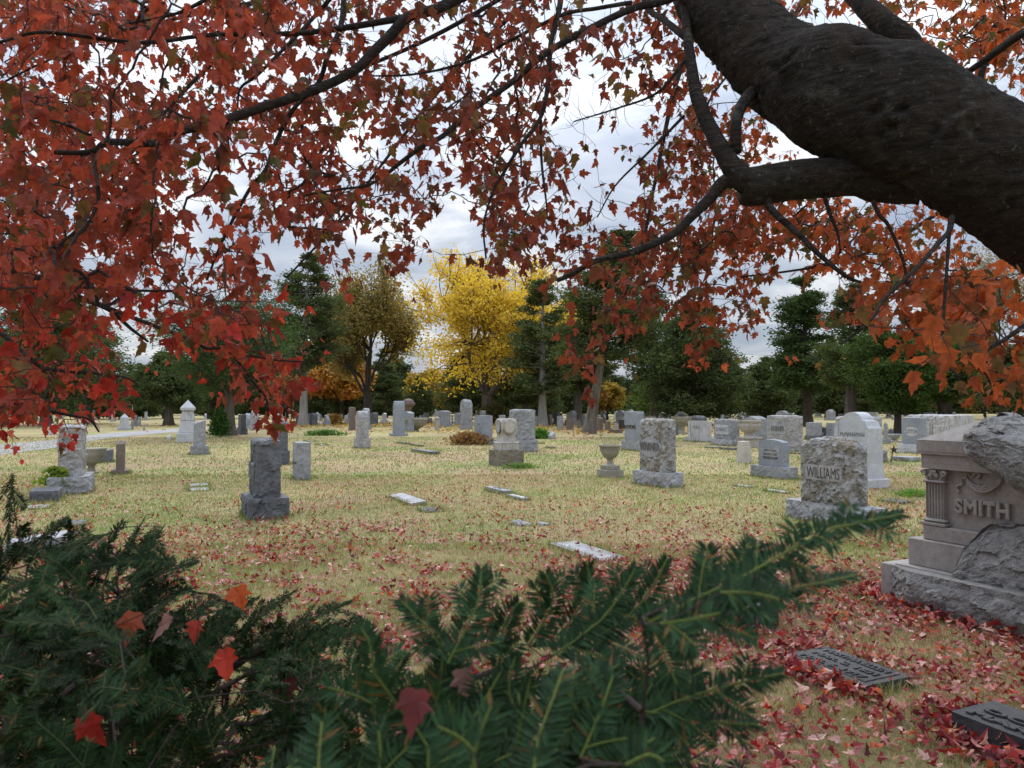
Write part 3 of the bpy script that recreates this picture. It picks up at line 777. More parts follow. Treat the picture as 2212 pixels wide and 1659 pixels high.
# old stained marble monument with two medallions
C, c, l, t = solve(1059, 1081, 1134, 1008, L=0.72, T=0.66)
r = empty('medallion_monument', (c.x, c.y, 0), ROT); tag(r, 'old brown-stained marble monument with round medallions on each side and a mossy base', 'monument')
k = pxm(c)
z1 = 33 * k; z2 = z1 + 18 * k; z3 = z2 + 50 * k
v, f = rockbox(-0.36, 0.36, -0.36, 0.36, -0.02, z1, 0.03, 0.006, 'walls', 0.05, 5); mk('base', v, f, M['mossbase'], r)
geo = Geo(); v, f = box_vf(-0.27, 0.27, -0.27, 0.27, z1 + 0.003, z2 - 0.05, 0.01); geo.add(v, f); v, f = box_vf(-0.285, 0.285, -0.285, 0.285, z2 - 0.047, z2, 0.02, 0.03, 0.03); geo.add(v, f)
geo.obj('plinth', M['oldmarble'], r)
def warp_w(fx, fy, fz, x, y, z):
    w = 1.0 - 0.12 * math.sin(min(1, fz / 0.5) * math.pi) + (0.04 if fz > 0.5 else 0) - (0.25 * max(0, (fz - 0.85) / 0.15) ** 1.5)
    return (x * w, y * w, z)
v, f = rockbox(-0.215, 0.215, -0.215, 0.215, z2 + 0.003, z3, 0.02, 0.008, 'walls', 0.09, 9, warp_w)
bd = mk('shaft', v, f, M['oldmarble'], r)
zc = z2 + (z3 - z2) * 0.64
for ax in (0, 1):
    ol = [(0.165 * math.cos(a), zc + 0.185 * math.sin(a)) for a in np.linspace(0, 2 * math.pi, 30)[:-1]]
    v, f = prism_vf(ol, -0.248, -0.2); v2, f2 = prism_vf([(x * 0.86, zc + (z - zc) * 0.86) for x, z in ol], -0.254, -0.246)
    v = np.array(v); v2 = np.array(v2)
    if ax: v = np.stack([-v[:, 1], v[:, 0], v[:, 2]], 1); v2 = np.stack([-v2[:, 1], v2[:, 0], v2[:, 2]], 1)
    md = mk('medallion', v, f, M['mossbase'] if ax == 0 else M['oldmarble'], bd)
    mk('medallion_face', v2, f2, M['lichenlight'] if ax == 0 else M['limestone'], md)

# urns
def urn(label, px, py, prof, mat, ped=None, flute=0, famp=0.0, name='stone_urn', pedmat=None, n=32):
    g = G(px, py); r = empty(name, (g.x, g.y, 0), ROT); tag(r, label, 'urn')
    z = 0
    if ped:
        geo = Geo(); z = 0
        for w, h in ped:
            v, f = box_vf(-w, w, -w, w, z, z + h - 0.003, 0.008); geo.add(v, f); z += h
        geo.obj('pedestal', M[pedmat or mat], r)
    v, f = lathe_vf([(a, b + z) for a, b in prof], n, flute, famp)
    mk('bowl', v, f, M[mat], r, smooth=False)
    return r, g, z
k = G(1318, 1030).y / F
r, g, z = urn('wide-rimmed concrete urn on a two-step pedestal, left of the lichened headstone', 1318, 1030,
    [(0.13, 0), (0.085, 0.03), (0.06, 0.10), (0.075, 0.14), (0.13, 0.17), (0.20, 0.27), (0.235, 0.40), (0.245, 0.405), (0.262, 0.42), (0.262, 0.455), (0.225, 0.457), (0.2, 0.40), (0.02, 0.36)], 'concrete', [(0.225, 0.17), (0.165, 0.10)])
urn('shallow rounded concrete bowl on a short foot right of the shouldered plaque stone', 897, 932,
    [(0.30, 0), (0.22, 0.08), (0.25, 0.16), (0.62, 0.38), (0.78, 0.62), (0.76, 0.72), (0.84, 0.74), (0.84, 0.86), (0.7, 0.87), (0.6, 0.7), (0.02, 0.6)], 'concrete')
urn('fluted cream urn on a square pedestal right behind the limestone post', 1619, 966,
    [(0.30, 0), (0.16, 0.07), (0.13, 0.13), (0.2, 0.18), (0.36, 0.3), (0.42, 0.45), (0.40, 0.55), (0.44, 0.58), (0.46, 0.66), (0.36, 0.665), (0.34, 0.55), (0.02, 0.5)], 'oldmarble', [(0.36, 0.08), (0.3, 0.26), (0.34, 0.06)], 16, 0.06, n=64)
urn('low pale bowl urn in the gap left of the oval plaque headstone', 1932, 955,
    [(0.16, 0), (0.10, 0.05), (0.2, 0.13), (0.26, 0.24), (0.3, 0.25), (0.3, 0.3), (0.22, 0.305), (0.02, 0.2)], 'pale', [(0.26, 0.06)])
urn('round concrete half-bowl planter right behind the bulky rough stone at the left', 197, 1022,
    [(0.10, 0), (0.07, 0.12), (0.10, 0.16), (0.22, 0.24), (0.30, 0.40), (0.32, 0.50), (0.33, 0.52), (0.33, 0.56), (0.28, 0.56), (0.02, 0.48)], 'concrete', [(0.16, 0.04)])
urn('dark planter bowl holding purple flowers left of the long pale tomb', 1472, 937,
    [(0.3, 0), (0.2, 0.1), (0.2, 0.3), (0.5, 0.6), (0.6, 0.85), (0.6, 0.9), (0.5, 0.9), (0.02, 0.8)], 'concrete', [(0.36, 0.1)])
urn('brown lidded urn rising behind the shouldered plaque stone', 882, 925,
    [(0.25, 0), (0.2, 0.3), (0.2, 1.0), (0.3, 1.25), (0.5, 1.42), (0.52, 1.55), (0.40, 1.6), (0.42, 1.66), (0.30, 1.8), (0.05, 1.88)], 'brown', [(0.4, 0.3)])

# white marble tablet with domed top
C, c, l, t = solve(1822, 1876, 1911, 1056, L=1.0, T=0.62)
r = empty('headstone', (c.x, c.y, 0), ROT); tag(r, 'tall white marble tablet with domed top and stepped sides, behind the mossy headstone', 'headstone')
zb = zat(1876, 1037, C)
v, f = box_vf(-l / 2, l / 2, -t / 2, t / 2, -0.02, zb, 0.01); mk('base', v, f, M['marble'], r)
H = zat(1845, 890, c)
a = l * 0.335; zs = H - 0.17
dome = [(a * 0.70 * math.cos(x), zs + 0.17 * math.sin(x)) for x in np.linspace(0.12, math.pi - 0.12, 18)]
ol = [(-a, zb), (a, zb), (a, zs - 0.07), (a * 0.98, zs - 0.02), (a * 0.88, zs + 0.005), (a * 0.78, zs + 0.0)] + dome + [(-a * 0.78, zs), (-a * 0.88, zs + 0.005), (-a * 0.98, zs - 0.02), (-a, zs - 0.07)]
v, f = prism_vf(ol, -0.16, 0.16); tb = mk('tablet', v, f, M['marble'], r)
for s in (-1, 1):
    zt = zs - 0.16; ol = [(s * a, zb), (s * l * 0.47, zb), (s * l * 0.43, zb + 0.3), (s * l * 0.415, zt), (s * l * 0.40, zt + 0.03), (s * l * 0.375, zt + 0.05), (s * a, zt + 0.15)]
    if s < 0: ol = ol[::-1]
    v, f = prism_vf(ol, -0.19, 0.19); mk('side_pillar', v, f, M['marble'], r)
v, f = text_vf('McMANAMAN', 0.085, a * 1.75, depth=0.003); v[:, 1] -= 0.163; v[:, 2] += zb + (H - zb) * 0.66
mk('lettering', v, f, M['inscr_mid'], tb)

# star flag holder
g = G(1922, 999); r = empty('flag_holder', (g.x, g.y, 0), 0); tag(r, 'dark iron star on a leaning rod stuck in the grass', 'flag holder')
v, f = tube_vf([(0, 0, -0.05), (0.10, 0, 0.30)], [0.012, 0.012], 6); mk('rod', v, f, M['iron'], r)
st = [((0.13 if i % 2 == 0 else 0.05) * math.sin(i * math.pi / 5), (0.13 if i % 2 == 0 else 0.05) * math.cos(i * math.pi / 5)) for i in range(10)]
v, f = prism_vf([(x + 0.12, z + 0.36) for x, z in st][::-1], -0.012, 0.012); mk('star', v, f, M['iron'], r)

# the lichened monument carries a small carved blossom in its upper corner; flowers etc. live with the plants

# ------------------------------------------------------------------ the corner monument (1.6 m tall, nearest at right)
C = G(1905, 1294)
Lm, Tm = 1.75, 0.62
c = C + U * Lm / 2 + V * Tm / 2
r = empty('corner_monument', (c.x, c.y, 0), ROT)
tag(r, 'large granite monument with pilaster, garland and raised name under broken rock', 'monument')
X0, Y0 = -Lm / 2, -Tm / 2
def tz(px, py, s):
    """photo point on the plane parallel to the front, s metres behind the base front -> local (x, z)"""
    x, y, z = ray(px, py)
    n = V; P0 = C + V * s
    tt = (P0.dot(n)) / (x * n.x + y * n.y)
    p = Vector((x * tt, y * tt, EYE + z * tt))
    return (p - Vector((c.x, c.y, 0))).dot(U), p.z
s1, s2, s3 = 0.10, 0.14, 0.17
x1, z1 = tz(1961.7, 1206, s1); _, zt1 = tz(1961.7, 1160.4, s1)
x2, _ = tz(1993.5, 1159, s2); _, zt2 = tz(1993.5, 1133, s2)
zB = zat(1905, 1215, C)
hb = -x2
sm = M['smith']
def bump_left(fx): return max(0.0, min(1.0, (fx - 0.06) / 0.14))
def wb(fx, fy, fz, x, y, z): 
    return (x, y - (0.13 * math.sin(min(1, (fz + 0.15)) * math.pi * 0.75) * bump_left(fx) if fy == 0 else 0), z)
v, f = rockbox(X0, -X0, Y0, -Y0, -0.03, zB, 0.016, 0.05, ('-y',), 0.17, 31, wb, edge=0.55, wild=0.03)
v = np.array(v)
m = (v[:, 0] < X0 + 0.11); v[m, 1] = np.maximum(v[m, 1], Y0)
base = mk('base', v, f, M['smithrock'], r)
v, f = box_vf(X0 - 0.004, X0 + 0.13, Y0 - 0.004, -Y0 + 0.004, 0.0, zB + 0.004, 0.006); mk('base_end', v, f, sm, base)
v, f = box_vf(X0 + 0.1, -X0 - 0.02, Y0 + 0.03, -Y0 - 0.02, zB - 0.02, zB + 0.012, 0.004); mk('base_top', v, f, sm, base)
v, f = box_vf(x1, -x1, Y0 + s1, -Y0 - s1, zB + 0.013, zt1, 0.006); mk('lower_step', v, f, sm, r)
v, f = box_vf(x2, -x2, Y0 + s2, -Y0 - s2, zt1 + 0.002, zt2, 0.006); mk('upper_step', v, f, sm, r)
xc, zc0 = tz(1999, 1117, s3); _, zsh = tz(1999, 1041, s3); _, zcp = tz(1992, 1012, s3)
xr_, _ = tz(2040, 1080, s3)
pw = xr_ - xc
_, zar = tz(1991, 977, s3)
xcn, zc1 = tz(1971.5, 974, 0.08); _, zc2 = tz(1971.5, 951, 0.08)
yb_ = Y0 + s3 + 0.045
body_v, body_f = box_vf(xc + 0.01, -xc - 0.01, yb_, -yb_, zt2 + 0.002, zcp + 0.004)
body = mk('body', body_v, body_f, sm, r)
# pilasters
for s in (-1, 1):
    xm_ = s * -(xc + pw / 2)
    geo = Geo()
    v, f = box_vf(xm_ - pw * 0.66, xm_ + pw * 0.66, Y0 + s3 - 0.035, yb_ - 0.003, zt2 + 0.003, zt2 + (zc0 - zt2) * 0.45, 0.004); geo.add(v, f)
    v, f = box_vf(xm_ - pw * 0.60, xm_ + pw * 0.60, Y0 + s3 - 0.025, yb_ - 0.003, zt2 + (zc0 - zt2) * 0.47, zc0, 0.015); geo.add(v, f)
    geo.obj('pilaster_base', sm, body)
    nfl = 6; n = nfl * 8; ol = []
    hw = pw * 0.46; yf = Y0 + s3
    for i in range(n + 1):
        u_ = i / n; x = xm_ - hw + 2 * hw * u_
        ph = (u_ * nfl) % 1.0
        ol.append((x, yf + (0.016 * math.sin(math.pi * (ph - 0.12) / 0.76) if 0.12 < ph < 0.88 else 0)))
    v = [(x, y, zc0 + 0.002) for x, y in ol] + [(x, y, zsh - 0.002) for x, y in ol] + [(ol[0][0], yb_ - 0.003, zc0 + 0.002), (ol[-1][0], yb_ - 0.003, zc0 + 0.002), (ol[0][0], yb_ - 0.003, zsh - 0.002), (ol[-1][0], yb_ - 0.003, zsh - 0.002)]
    m_ = n + 1; f = [(i, i + 1, m_ + i + 1, m_ + i) for i in range(n)] + [(2 * m_, 0, m_, 2 * m_ + 2), (n, 2 * m_ + 1, 2 * m_ + 3, m_ + n)]
    mk('pilaster', v, f, sm, body)
    geo = Geo()
    v, f = box_vf(xm_ - pw * 0.56, xm_ + pw * 0.56, yf - 0.02, yb_ - 0.004, zsh, zsh + 0.022, 0.008); geo.add(v, f)
    ch = zcp - zsh - 0.024
    v, f = box_vf(xm_ - pw * 0.62, xm_ + pw * 0.62, yf + 0.006, yb_ - 0.004, zsh + 0.024, zcp - 0.002, 0.0); v = [(xm_ + (x - xm_) * (0.76 if z < zsh + 0.05 else 1), y, z) for x, y, z in v]; geo.add(v, f)
    for i in range(9):     # fan of lobes
        a = math.radians(-72 + 18 * i)
        L_ = ch * (0.78 if abs(a) < 0.6 else 0.55)
        pts = [(xm_ + math.sin(a) * q * L_, yf + 0.004 - 0.018 * math.sin(q * 2.6), zsh + 0.045 + math.cos(a) * q * L_) for q in np.linspace(0.1, 1, 7)]
        v, f = tube_vf(pts, [0.003, 0.006, 0.009, 0.011, 0.012, 0.010, 0.004], 8); geo.add(v, f)
    for q in (-1, 1):      # corner scrolls
        cx_, cz_ = xm_ + q * pw * 0.52, zcp - 0.03
        pts = [(cx_ + q * math.cos(t_) * 0.024 * (1 - t_ / 14), yf - 0.012, cz_ + math.sin(t_) * 0.024 * (1 - t_ / 14)) for t_ in np.linspace(0, 10, 26)]
        v, f = tube_vf(pts, [0.006] * 26, 6); geo.add(v, f)
        pts = [(xm_ + q * pw * (0.34 + 0.14 * w_ * w_), yf - 0.004, zsh + 0.03 + (ch - 0.05) * w_) for w_ in np.linspace(0, 1, 8)]
        v, f = tube_vf(pts, [0.009, 0.009, 0.008, 0.008, 0.007, 0.007, 0.006, 0.006], 6); geo.add(v, f)
    geo.obj('capital', sm, body)
# entablature with cavetto cornice swept round all four sides
prof = [(0.0, zcp + 0.006), (0.0, zcp + 0.05), (-0.006, zcp + 0.055), (-0.006, zar - 0.02), (-0.016, zar - 0.015), (-0.018, zar), (-0.03, zar + 0.03), (-0.055, zar + 0.055), (-0.085, zc1 - 0.02), (-0.085, zc1 - 0.004), (-0.10, zc1), (-0.10, zc2)]
ex = xc - 0.012; ey = Y0 + s3 - 0.02
out_ = abs(xcn - ex); sc_ = out_ / 0.10
v = []; f = []
for (o_, z_) in prof:
    w_ = -o_ * sc_
    x_, y_ = -ex + w_, -ey + w_
    v += [(-x_, -y_, z_), (x_, -y_, z_), (x_, y_, z_), (-x_, y_, z_)]
for i in range(len(prof) - 1):
    for a in range(4):
        b_ = (a + 1) % 4; f.append((4 * i + a, 4 * i + b_, 4 * i + 4 + b_, 4 * i + 4 + a))
f.append((3, 2, 1, 0)); q_ = 4 * (len(prof) - 1); f.append((q_, q_ + 1, q_ + 2, q_ + 3))
mk('cornice', v, f, sm, r)
xt, yt_ = -ex + out_, -ey + out_
zr = zc2 + 0.17
v = [(-xt, -yt_, zc2 + 0.003), (xt, -yt_, zc2 + 0.003), (xt, yt_, zc2 + 0.003), (-xt, yt_, zc2 + 0.003), (-xt + 0.42, 0, zr), (xt - 0.42, 0, zr)]
f = [(0, 1, 5, 4), (1, 2, 5), (2, 3, 4, 5), (3, 0, 4), (3, 2, 1, 0)]
mk('roof', v, f, sm, r)
# name and garland
nx0, nz0 = tz(2067, 1094, s3 + 0.045); nx1, nz1 = tz(2186, 1106, s3 + 0.045)
_, nzt = tz(2067, 1074, s3 + 0.045); _, nzb = tz(2067, 1109, s3 + 0.045)
v, f = text_vf('SMITH', (nzt - nzb) * 0.95, nx1 - nx0, depth=0.014, bevel=0.006, space=1.08)
v[:, 0] += (nx0 + nx1) / 2; v[:, 1] += yb_ - 0.016; v[:, 2] += (nzt + nzb) / 2 
mk('lettering', v, f, sm, body)
sg = s3 + 0.03
def gp(cx_, cy_, d=0.0):   # crop-6 units
    x_, z_ = tz(cx_ * .30555 + 1536.1, cy_ * .30555 + 877.8, sg); return (x_, yb_ - 0.012 - d, z_)
geo = Geo()
gl = catmull([gp(*q) for q in [(1800, 505), (1830, 540), (1870, 570), (1915, 585), (1965, 580), (2010, 560), (2040, 535), (2060, 510)]], 6)
rr = [0.006 + 0.014 * math.sin(math.pi * i / (len(gl) - 1)) for i in range(len(gl))]
v, f = tube_vf(gl, rr, 8); geo.add(v, f)
for i in range(2, len(gl) - 1):
    d = gl[min(i + 1, len(gl) - 1)] - gl[i - 1]; d /= np.linalg.norm(d)
    for sgn in (-1, 0, 1):
        st_ = gl[i] + np.array([0, -rr[i] * 0.8, sgn * rr[i] * 0.6])
        dirn = d * (1 if i < len(gl) / 2 else -1) * 0.034 + np.array([0, -0.008, sgn * 0.014])
        pts = [st_ + dirn * q for q in (0, 0.35, 0.7, 1)]
        v, f = tube_vf(pts, [0.003, 0.0075, 0.006, 0.001], 6); geo.add(v, f)
for sg_ in (-1, 1):
    pts = [gp(1915 + sg_ * 30, 520 + 30), gp(1915, 580, 0.02), gp(1915 - sg_ * 20, 607)]
    v, f = tube_vf(catmull(pts, 5), [0.006] * 11, 6); geo.add(v, f)
geo.obj('garland', sm, body)
geo = Geo()
for pts, wd in (([(1790, 490), (1770, 515), (1775, 550), (1745, 560), (1738, 585), (1755, 612)], 0.013), ([(1790, 490), (1815, 475), (1845, 500), (1870, 470), (1900, 480), (1885, 512)], 0.012)):
    p = catmull([gp(*q, 0.008 * (i % 2)) for i, q in enumerate(pts)], 6)
    v, f = tube_vf(p, [wd * (0.5 + 0.5 * i / len(p)) for i in range(len(p))], 6)
    v = np.array(v); geo.add(v, f)
v, f = tube_vf([gp(1790 + 16 * math.cos(a), 492 + 16 * math.sin(a), 0.006) for a in np.linspace(0, 6.28, 14)], [0.007] * 14, 6); geo.add(v, f)
geo.obj('ribbon', sm, body)
# broken rock over the upper right and lower right
def interp(x, pts):
    if x <= pts[0][0]: return pts[0][1]
    for (a, b), (c_, d) in zip(pts, pts[1:]):
        if x <= c_: return b + (d - b) * (x - a) / (c_ - a)
    return pts[-1][1]
def c6(px, py, s): return tz(px * .30555 + 1536.1, py * .30555 + 877.8, s)
top = [c6(x, y, 0.22) for x, y in [(1768, 235), (1800, 205), (1880, 150), (1985, 95), (2080, 112), (2212, 140)]]
bot = [c6(x, y, 0.02) for x, y in [(1768, 300), (1795, 345), (1820, 395), (1900, 440), (1960, 480), (2050, 500), (2080, 545), (2130, 590), (2212, 640)]]
xa, xb = bot[0][0], -X0 - 0.02
slope_b = lambda x: interp(x, bot) if x < bot[-1][0] else bot[-1][1] - (x - bot[-1][0]) * 0.5
slope_t = lambda x: interp(x, top) if x < top[-1][0] else top[-1][1] - (x - top[-1][0]) * 0.25
def wr(fx, fy, fz, x, y, z):
    zb_ = slope_b(x); zt_ = slope_t(x)
    g_ = min(1, fx / 0.10) ** 0.5
    zz = zb_ + (zt_ - zb_) * fz
    if fx == 0: zz = zb_ + (zt_ - zb_) * (0.25 + 0.6 * fz)
    yy = y
    if fy < 0.5: yy = y - 0.035 * math.sin(math.pi * min(1, fz * 1.1)) * g_ + 0.05 * (1 - min(1, fz / 0.12)) + 0.10 * max(0, fz - 0.75) / 0.25
    if fz == 1: zz += 0.02 - 0.05 * abs(fy - 0.45) * 2
    return (x, yy, zz)
v, f = rockbox(xa, xb, Y0 + 0.045, -Y0 - 0.02, 0.9, 1.5, 0.014, 0.035, 'all', 0.13, 77, wr, edge=0.8, wild=0.03)
mk('broken_rock', v, f, M['smithrock'], r)
tl = [c6(x, y, 0.02) for x, y in [(1690, 1115), (1740, 985), (1800, 945), (1890, 875), (1980, 872), (2080, 862), (2212, 840)]]
def wl(fx, fy, fz, x, y, z):
    zt_ = interp(x, tl) if x < tl[-1][0] else tl[-1][1]
    zb_ = zB + 0.0
    zz = zb_ + (max(zt_, zb_ + 0.03) - zb_) * fz
    yy = y + (0.10 * fz * fz if fy < 0.5 else 0) 
    return (x, yy, zz)
v, f = rockbox(tl[0][0], xb, Y0 + 0.03, Y0 + s3 + 0.03, zB, 0.8, 0.014, 0.035, 'all', 0.14, 83, wl, edge=0.8, wild=0.02)
mk('broken_rock', v, f, M['smithrock'], r)
# rough rear stone edge peeking out at the left of the pilaster
v, f = rockbox(x2 - 0.015, x2 + 0.12, Y0 + s2 + 0.12, -Y0 - s2 + 0.02, zt1 + 0.003, zcp - 0.02, 0.02, 0.02, ('-x', '-y'), 0.08, 88); mk('rough_end', v, f, M['smithrock'], body)
# ------------------------------------------------------------------ ground, road
def ground_mat():
    m, nt, b, _ = nodes_of('autumn lawn')
    g = N(nt, 'ShaderNodeNewGeometry'); pos = g.outputs['Position']
    straw, tan, green = (0.44, 0.375, 0.185), (0.39, 0.285, 0.175), (0.23, 0.27, 0.09)
    a = ramp_n(nt, noise_n(nt, pos, 0.16, 5, 0.6, 0.4).outputs[0], [(0.40, 0.0), (0.58, 1.0)])
    col = mix_n(nt, a.outputs[0], straw, tan)
    b1 = ramp_n(nt, noise_n(nt, pos, 0.33, 6, 0.65, 0.5).outputs[0], [(0.47, 0.0), (0.62, 0.85)])
    col = mix_n(nt, b1.outputs[0], col, green)
    mp = N(nt, 'ShaderNodeMapping'); mp.inputs['Scale'].default_value = (1, 0.5, 1); nt.links.new(pos, mp.inputs[0])
    f1 = ramp_n(nt, noise_n(nt, mp.outputs[0], 9, 8, 0.8).outputs[0], [(0.32, 0.6), (0.66, 1.25)])
    col = mix_n(nt, 1.0, col, f1.outputs[0], 'MULTIPLY')
    nt.links.new(col, b.inputs['Base Color']); b.inputs['Roughness'].default_value = 0.95; b.inputs['Specular IOR Level'].default_value = 0.1
    bp = N(nt, 'ShaderNodeBump'); bp.inputs['Strength'].default_value = 0.9; bp.inputs['Distance'].default_value = 0.05
    nt.links.new(noise_n(nt, pos, 30, 8, 0.8).outputs[0], bp.inputs['Height']); nt.links.new(bp.outputs[0], b.inputs['Normal'])
    return m
M['lawn'] = ground_mat()
xs = np.concatenate([[-900, -300], np.linspace(-100, 100, 90), [300, 900]]); ys = np.concatenate([[-200, -40], np.linspace(-5, 140, 90), [300, 1400]])
gx, gy = np.meshgrid(xs, ys)
def gz(x, y):
    # gentle undulation only; level where stones stand near the camera
    return 0.0 * x
nv = np.stack([gx.ravel(), gy.ravel(), np.zeros(gx.size)], 1)
i, j = np.meshgrid(np.arange(len(xs) - 1), np.arange(len(ys) - 1)); w = len(xs)
q = (j * w + i).ravel(); fq = np.stack([q, q + 1, q + w + 1, q + w], 1)
tag(mk('ground', nv, fq, M['lawn']), 'dry autumn lawn, straw coloured with green patches', kind='structure')

near = [(-500, 1055), (-200, 1010), (0, 983), (119, 968), (188, 955), (243, 946.5), (397, 931.7), (459, 926), (560, 920), (760, 914), (1000, 910.5), (1300, 908)]
far = [(-500, 1000), (-200, 976), (0, 960), (119, 950), (188, 941.6), (248, 935), (397, 925.5), (459, 921), (560, 915.8), (760, 910.6), (1000, 908), (1300, 906)]
A = catmull([G(*p) for p in near], 6); B = catmull([G(*p) for p in far], 6)
n = len(A); v = np.concatenate([A, B]); v[:, 2] = 0.012
f = np.stack([np.arange(n - 1), np.arange(1, n), np.arange(1, n) + n, np.arange(n - 1) + n], 1)
m, nt, b_, _ = nodes_of('grey road asphalt')
g_ = N(nt, 'ShaderNodeNewGeometry')
c_ = ramp_n(nt, noise_n(nt, g_.outputs['Position'], 0.8, 8, 0.7).outputs[0], [(0.35, (0.22, 0.215, 0.22)), (0.65, (0.33, 0.32, 0.32))])
nt.links.new(c_.outputs[0], b_.inputs['Base Color']); b_.inputs['Roughness'].default_value = 0.9
M['asphalt'] = m
tag(mk('road', v, f, M['asphalt']), 'narrow grey asphalt cemetery road curving across the left', kind='structure')

# ------------------------------------------------------------------ grass blades
def vnoise(P, s, seed=0):
    """cheap smooth 2-D value noise"""
    p = P / s + seed * 17.3
    i = np.floor(p).astype(int); f_ = p - i; f_ = f_ * f_ * (3 - 2 * f_)
    def h(a, b): return np.abs(np.sin(a * 127.1 + b * 311.7 + seed) * 43758.5453) % 1
    a, b = i[:, 0], i[:, 1]
    return (h(a, b) * (1 - f_[:, 0]) + h(a + 1, b) * f_[:, 0]) * (1 - f_[:, 1]) + (h(a, b + 1) * (1 - f_[:, 0]) + h(a + 1, b + 1) * f_[:, 0]) * f_[:, 1]
def fbm2(P, s, seed=0): return (vnoise(P, s, seed) * 0.5 + vnoise(P, s / 2.1, seed + 3) * 0.3 + vnoise(P, s / 4.3, seed + 7) * 0.2)

def wedge(n, y0, y1, side=0.78, pad=1.0):
    y = np.sqrt(rng.uniform(y0 ** 2, y1 ** 2, n)); x = rng.uniform(-1, 1, n) * (y * side + pad)
    return np.stack([x, y], 1)
gv, gf, gc = [], [], []; off = 0
for (n, y0, y1, h, wd) in [(60000, 1.4, 4.2, 0.045, 0.0035), (130000, 4.0, 9, 0.05, 0.006), (110000, 8.6, 18, 0.05, 0.012), (70000, 17, 40, 0.055, 0.03)]:
    P = wedge(n, y0, y1)
    t = np.clip((fbm2(P, 2.6, 1) - 0.42) * 5, 0, 1); t2 = np.clip((fbm2(P, 4.5, 5) - 0.45) * 5, 0, 1)
    cl = vnoise(P, 0.16, 9)
    hh = h * (0.45 + 0.9 * cl * rng.uniform(0.5, 1.3, n))
    a = rng.uniform(0, 2 * np.pi, n); ln = rng.uniform(0.2, 1.0, n) * hh
    la = rng.uniform(0, 2 * np.pi, n)
    p0 = np.stack([P[:, 0] - np.cos(a) * wd / 2, P[:, 1] - np.sin(a) * wd / 2, np.zeros(n)], 1)
    p1 = np.stack([P[:, 0] + np.cos(a) * wd / 2, P[:, 1] + np.sin(a) * wd / 2, np.zeros(n)], 1)
    p2 = np.stack([P[:, 0] + np.cos(la) * ln, P[:, 1] + np.sin(la) * ln, hh], 1)
    base = np.where(rng.random((n, 1)) < 0.38 + 0.55 * t[:, None] * (rng.random((n, 1)) < 0.8), np.array([[0.21, 0.28, 0.075]]), np.array([[0.50, 0.41, 0.235]]))
    base = base * (1 - 0.35 * t2[:, None] * np.array([[0.1, 0.6, 0.3]]))
    base = base * rng.uniform(0.65, 1.25, (n, 1))
    v = np.stack([p0, p1, p2], 1).reshape(-1, 3); gv.append(v); gc.append(np.repeat(base, 3, 0)); gf.append(np.arange(3 * n).reshape(-1, 3) + off); off += 3 * n
# longer grass the mower misses around every stone
for (fx_, fy_, l_, t_) in FP:
    dd_ = math.hypot(fx_, fy_)
    if dd_ > 40: continue
    n = int(260 * (l_ + t_) * (1.0 if dd_ < 16 else 0.6))
    e_ = rng.random(n) * 2 * (l_ + t_); a_ = np.where(e_ < l_, e_ - l_ / 2, np.where(e_ < 2 * l_, e_ - l_ * 1.5, np.where(e_ < 2 * l_ + t_, -l_ / 2, l_ / 2)))
    b_ = np.where(e_ < l_, -t_ / 2, np.where(e_ < 2 * l_, t_ / 2, np.where(e_ < 2 * l_ + t_, e_ - 2 * l_ - t_ / 2, e_ - 2 * l_ - t_ * 1.5)))
    o_ = np.abs(rng.normal(0.015, 0.035, n)); a_ = a_ + np.sign(a_) * np.where(np.abs(a_) >= l_ / 2 - 1e-6, o_, 0); b_ = b_ + np.sign(b_) * np.where(np.abs(b_) >= t_ / 2 - 1e-6, o_, 0)
    X_ = fx_ + U.x * a_ + V.x * b_; Y_ = fy_ + U.y * a_ + V.y * b_
    wd = 0.004 + 0.0007 * dd_; hh = rng.uniform(0.04, 0.11, n) * (1.0 if l_ > 0.3 else 0.6); a = rng.uniform(0, 6.28, n); la = rng.uniform(0, 6.28, n); ln = rng.uniform(0.1, 0.7, n) * hh
    v = np.stack([np.stack([X_ - np.cos(a) * wd / 2, Y_ - np.sin(a) * wd / 2, 0 * X_], 1), np.stack([X_ + np.cos(a) * wd / 2, Y_ + np.sin(a) * wd / 2, 0 * X_], 1), np.stack([X_ + np.cos(la) * ln, Y_ + np.sin(la) * ln, hh], 1)], 1).reshape(-1, 3)
    base = np.where(rng.random((n, 1)) < 0.6, np.array([[0.19, 0.26, 0.07]]), np.array([[0.42, 0.35, 0.2]])) * rng.uniform(0.6, 1.2, (n, 1))
    gv.append(v); gc.append(np.repeat(base, 3, 0)); gf.append(np.arange(3 * n).reshape(-1, 3) + off); off += 3 * n
tag(mk('grass', np.concatenate(gv), np.concatenate(gf), M['blade'], None, np.concatenate(gc)), 'short straw and green lawn grass', 'grass', kind='stuff')

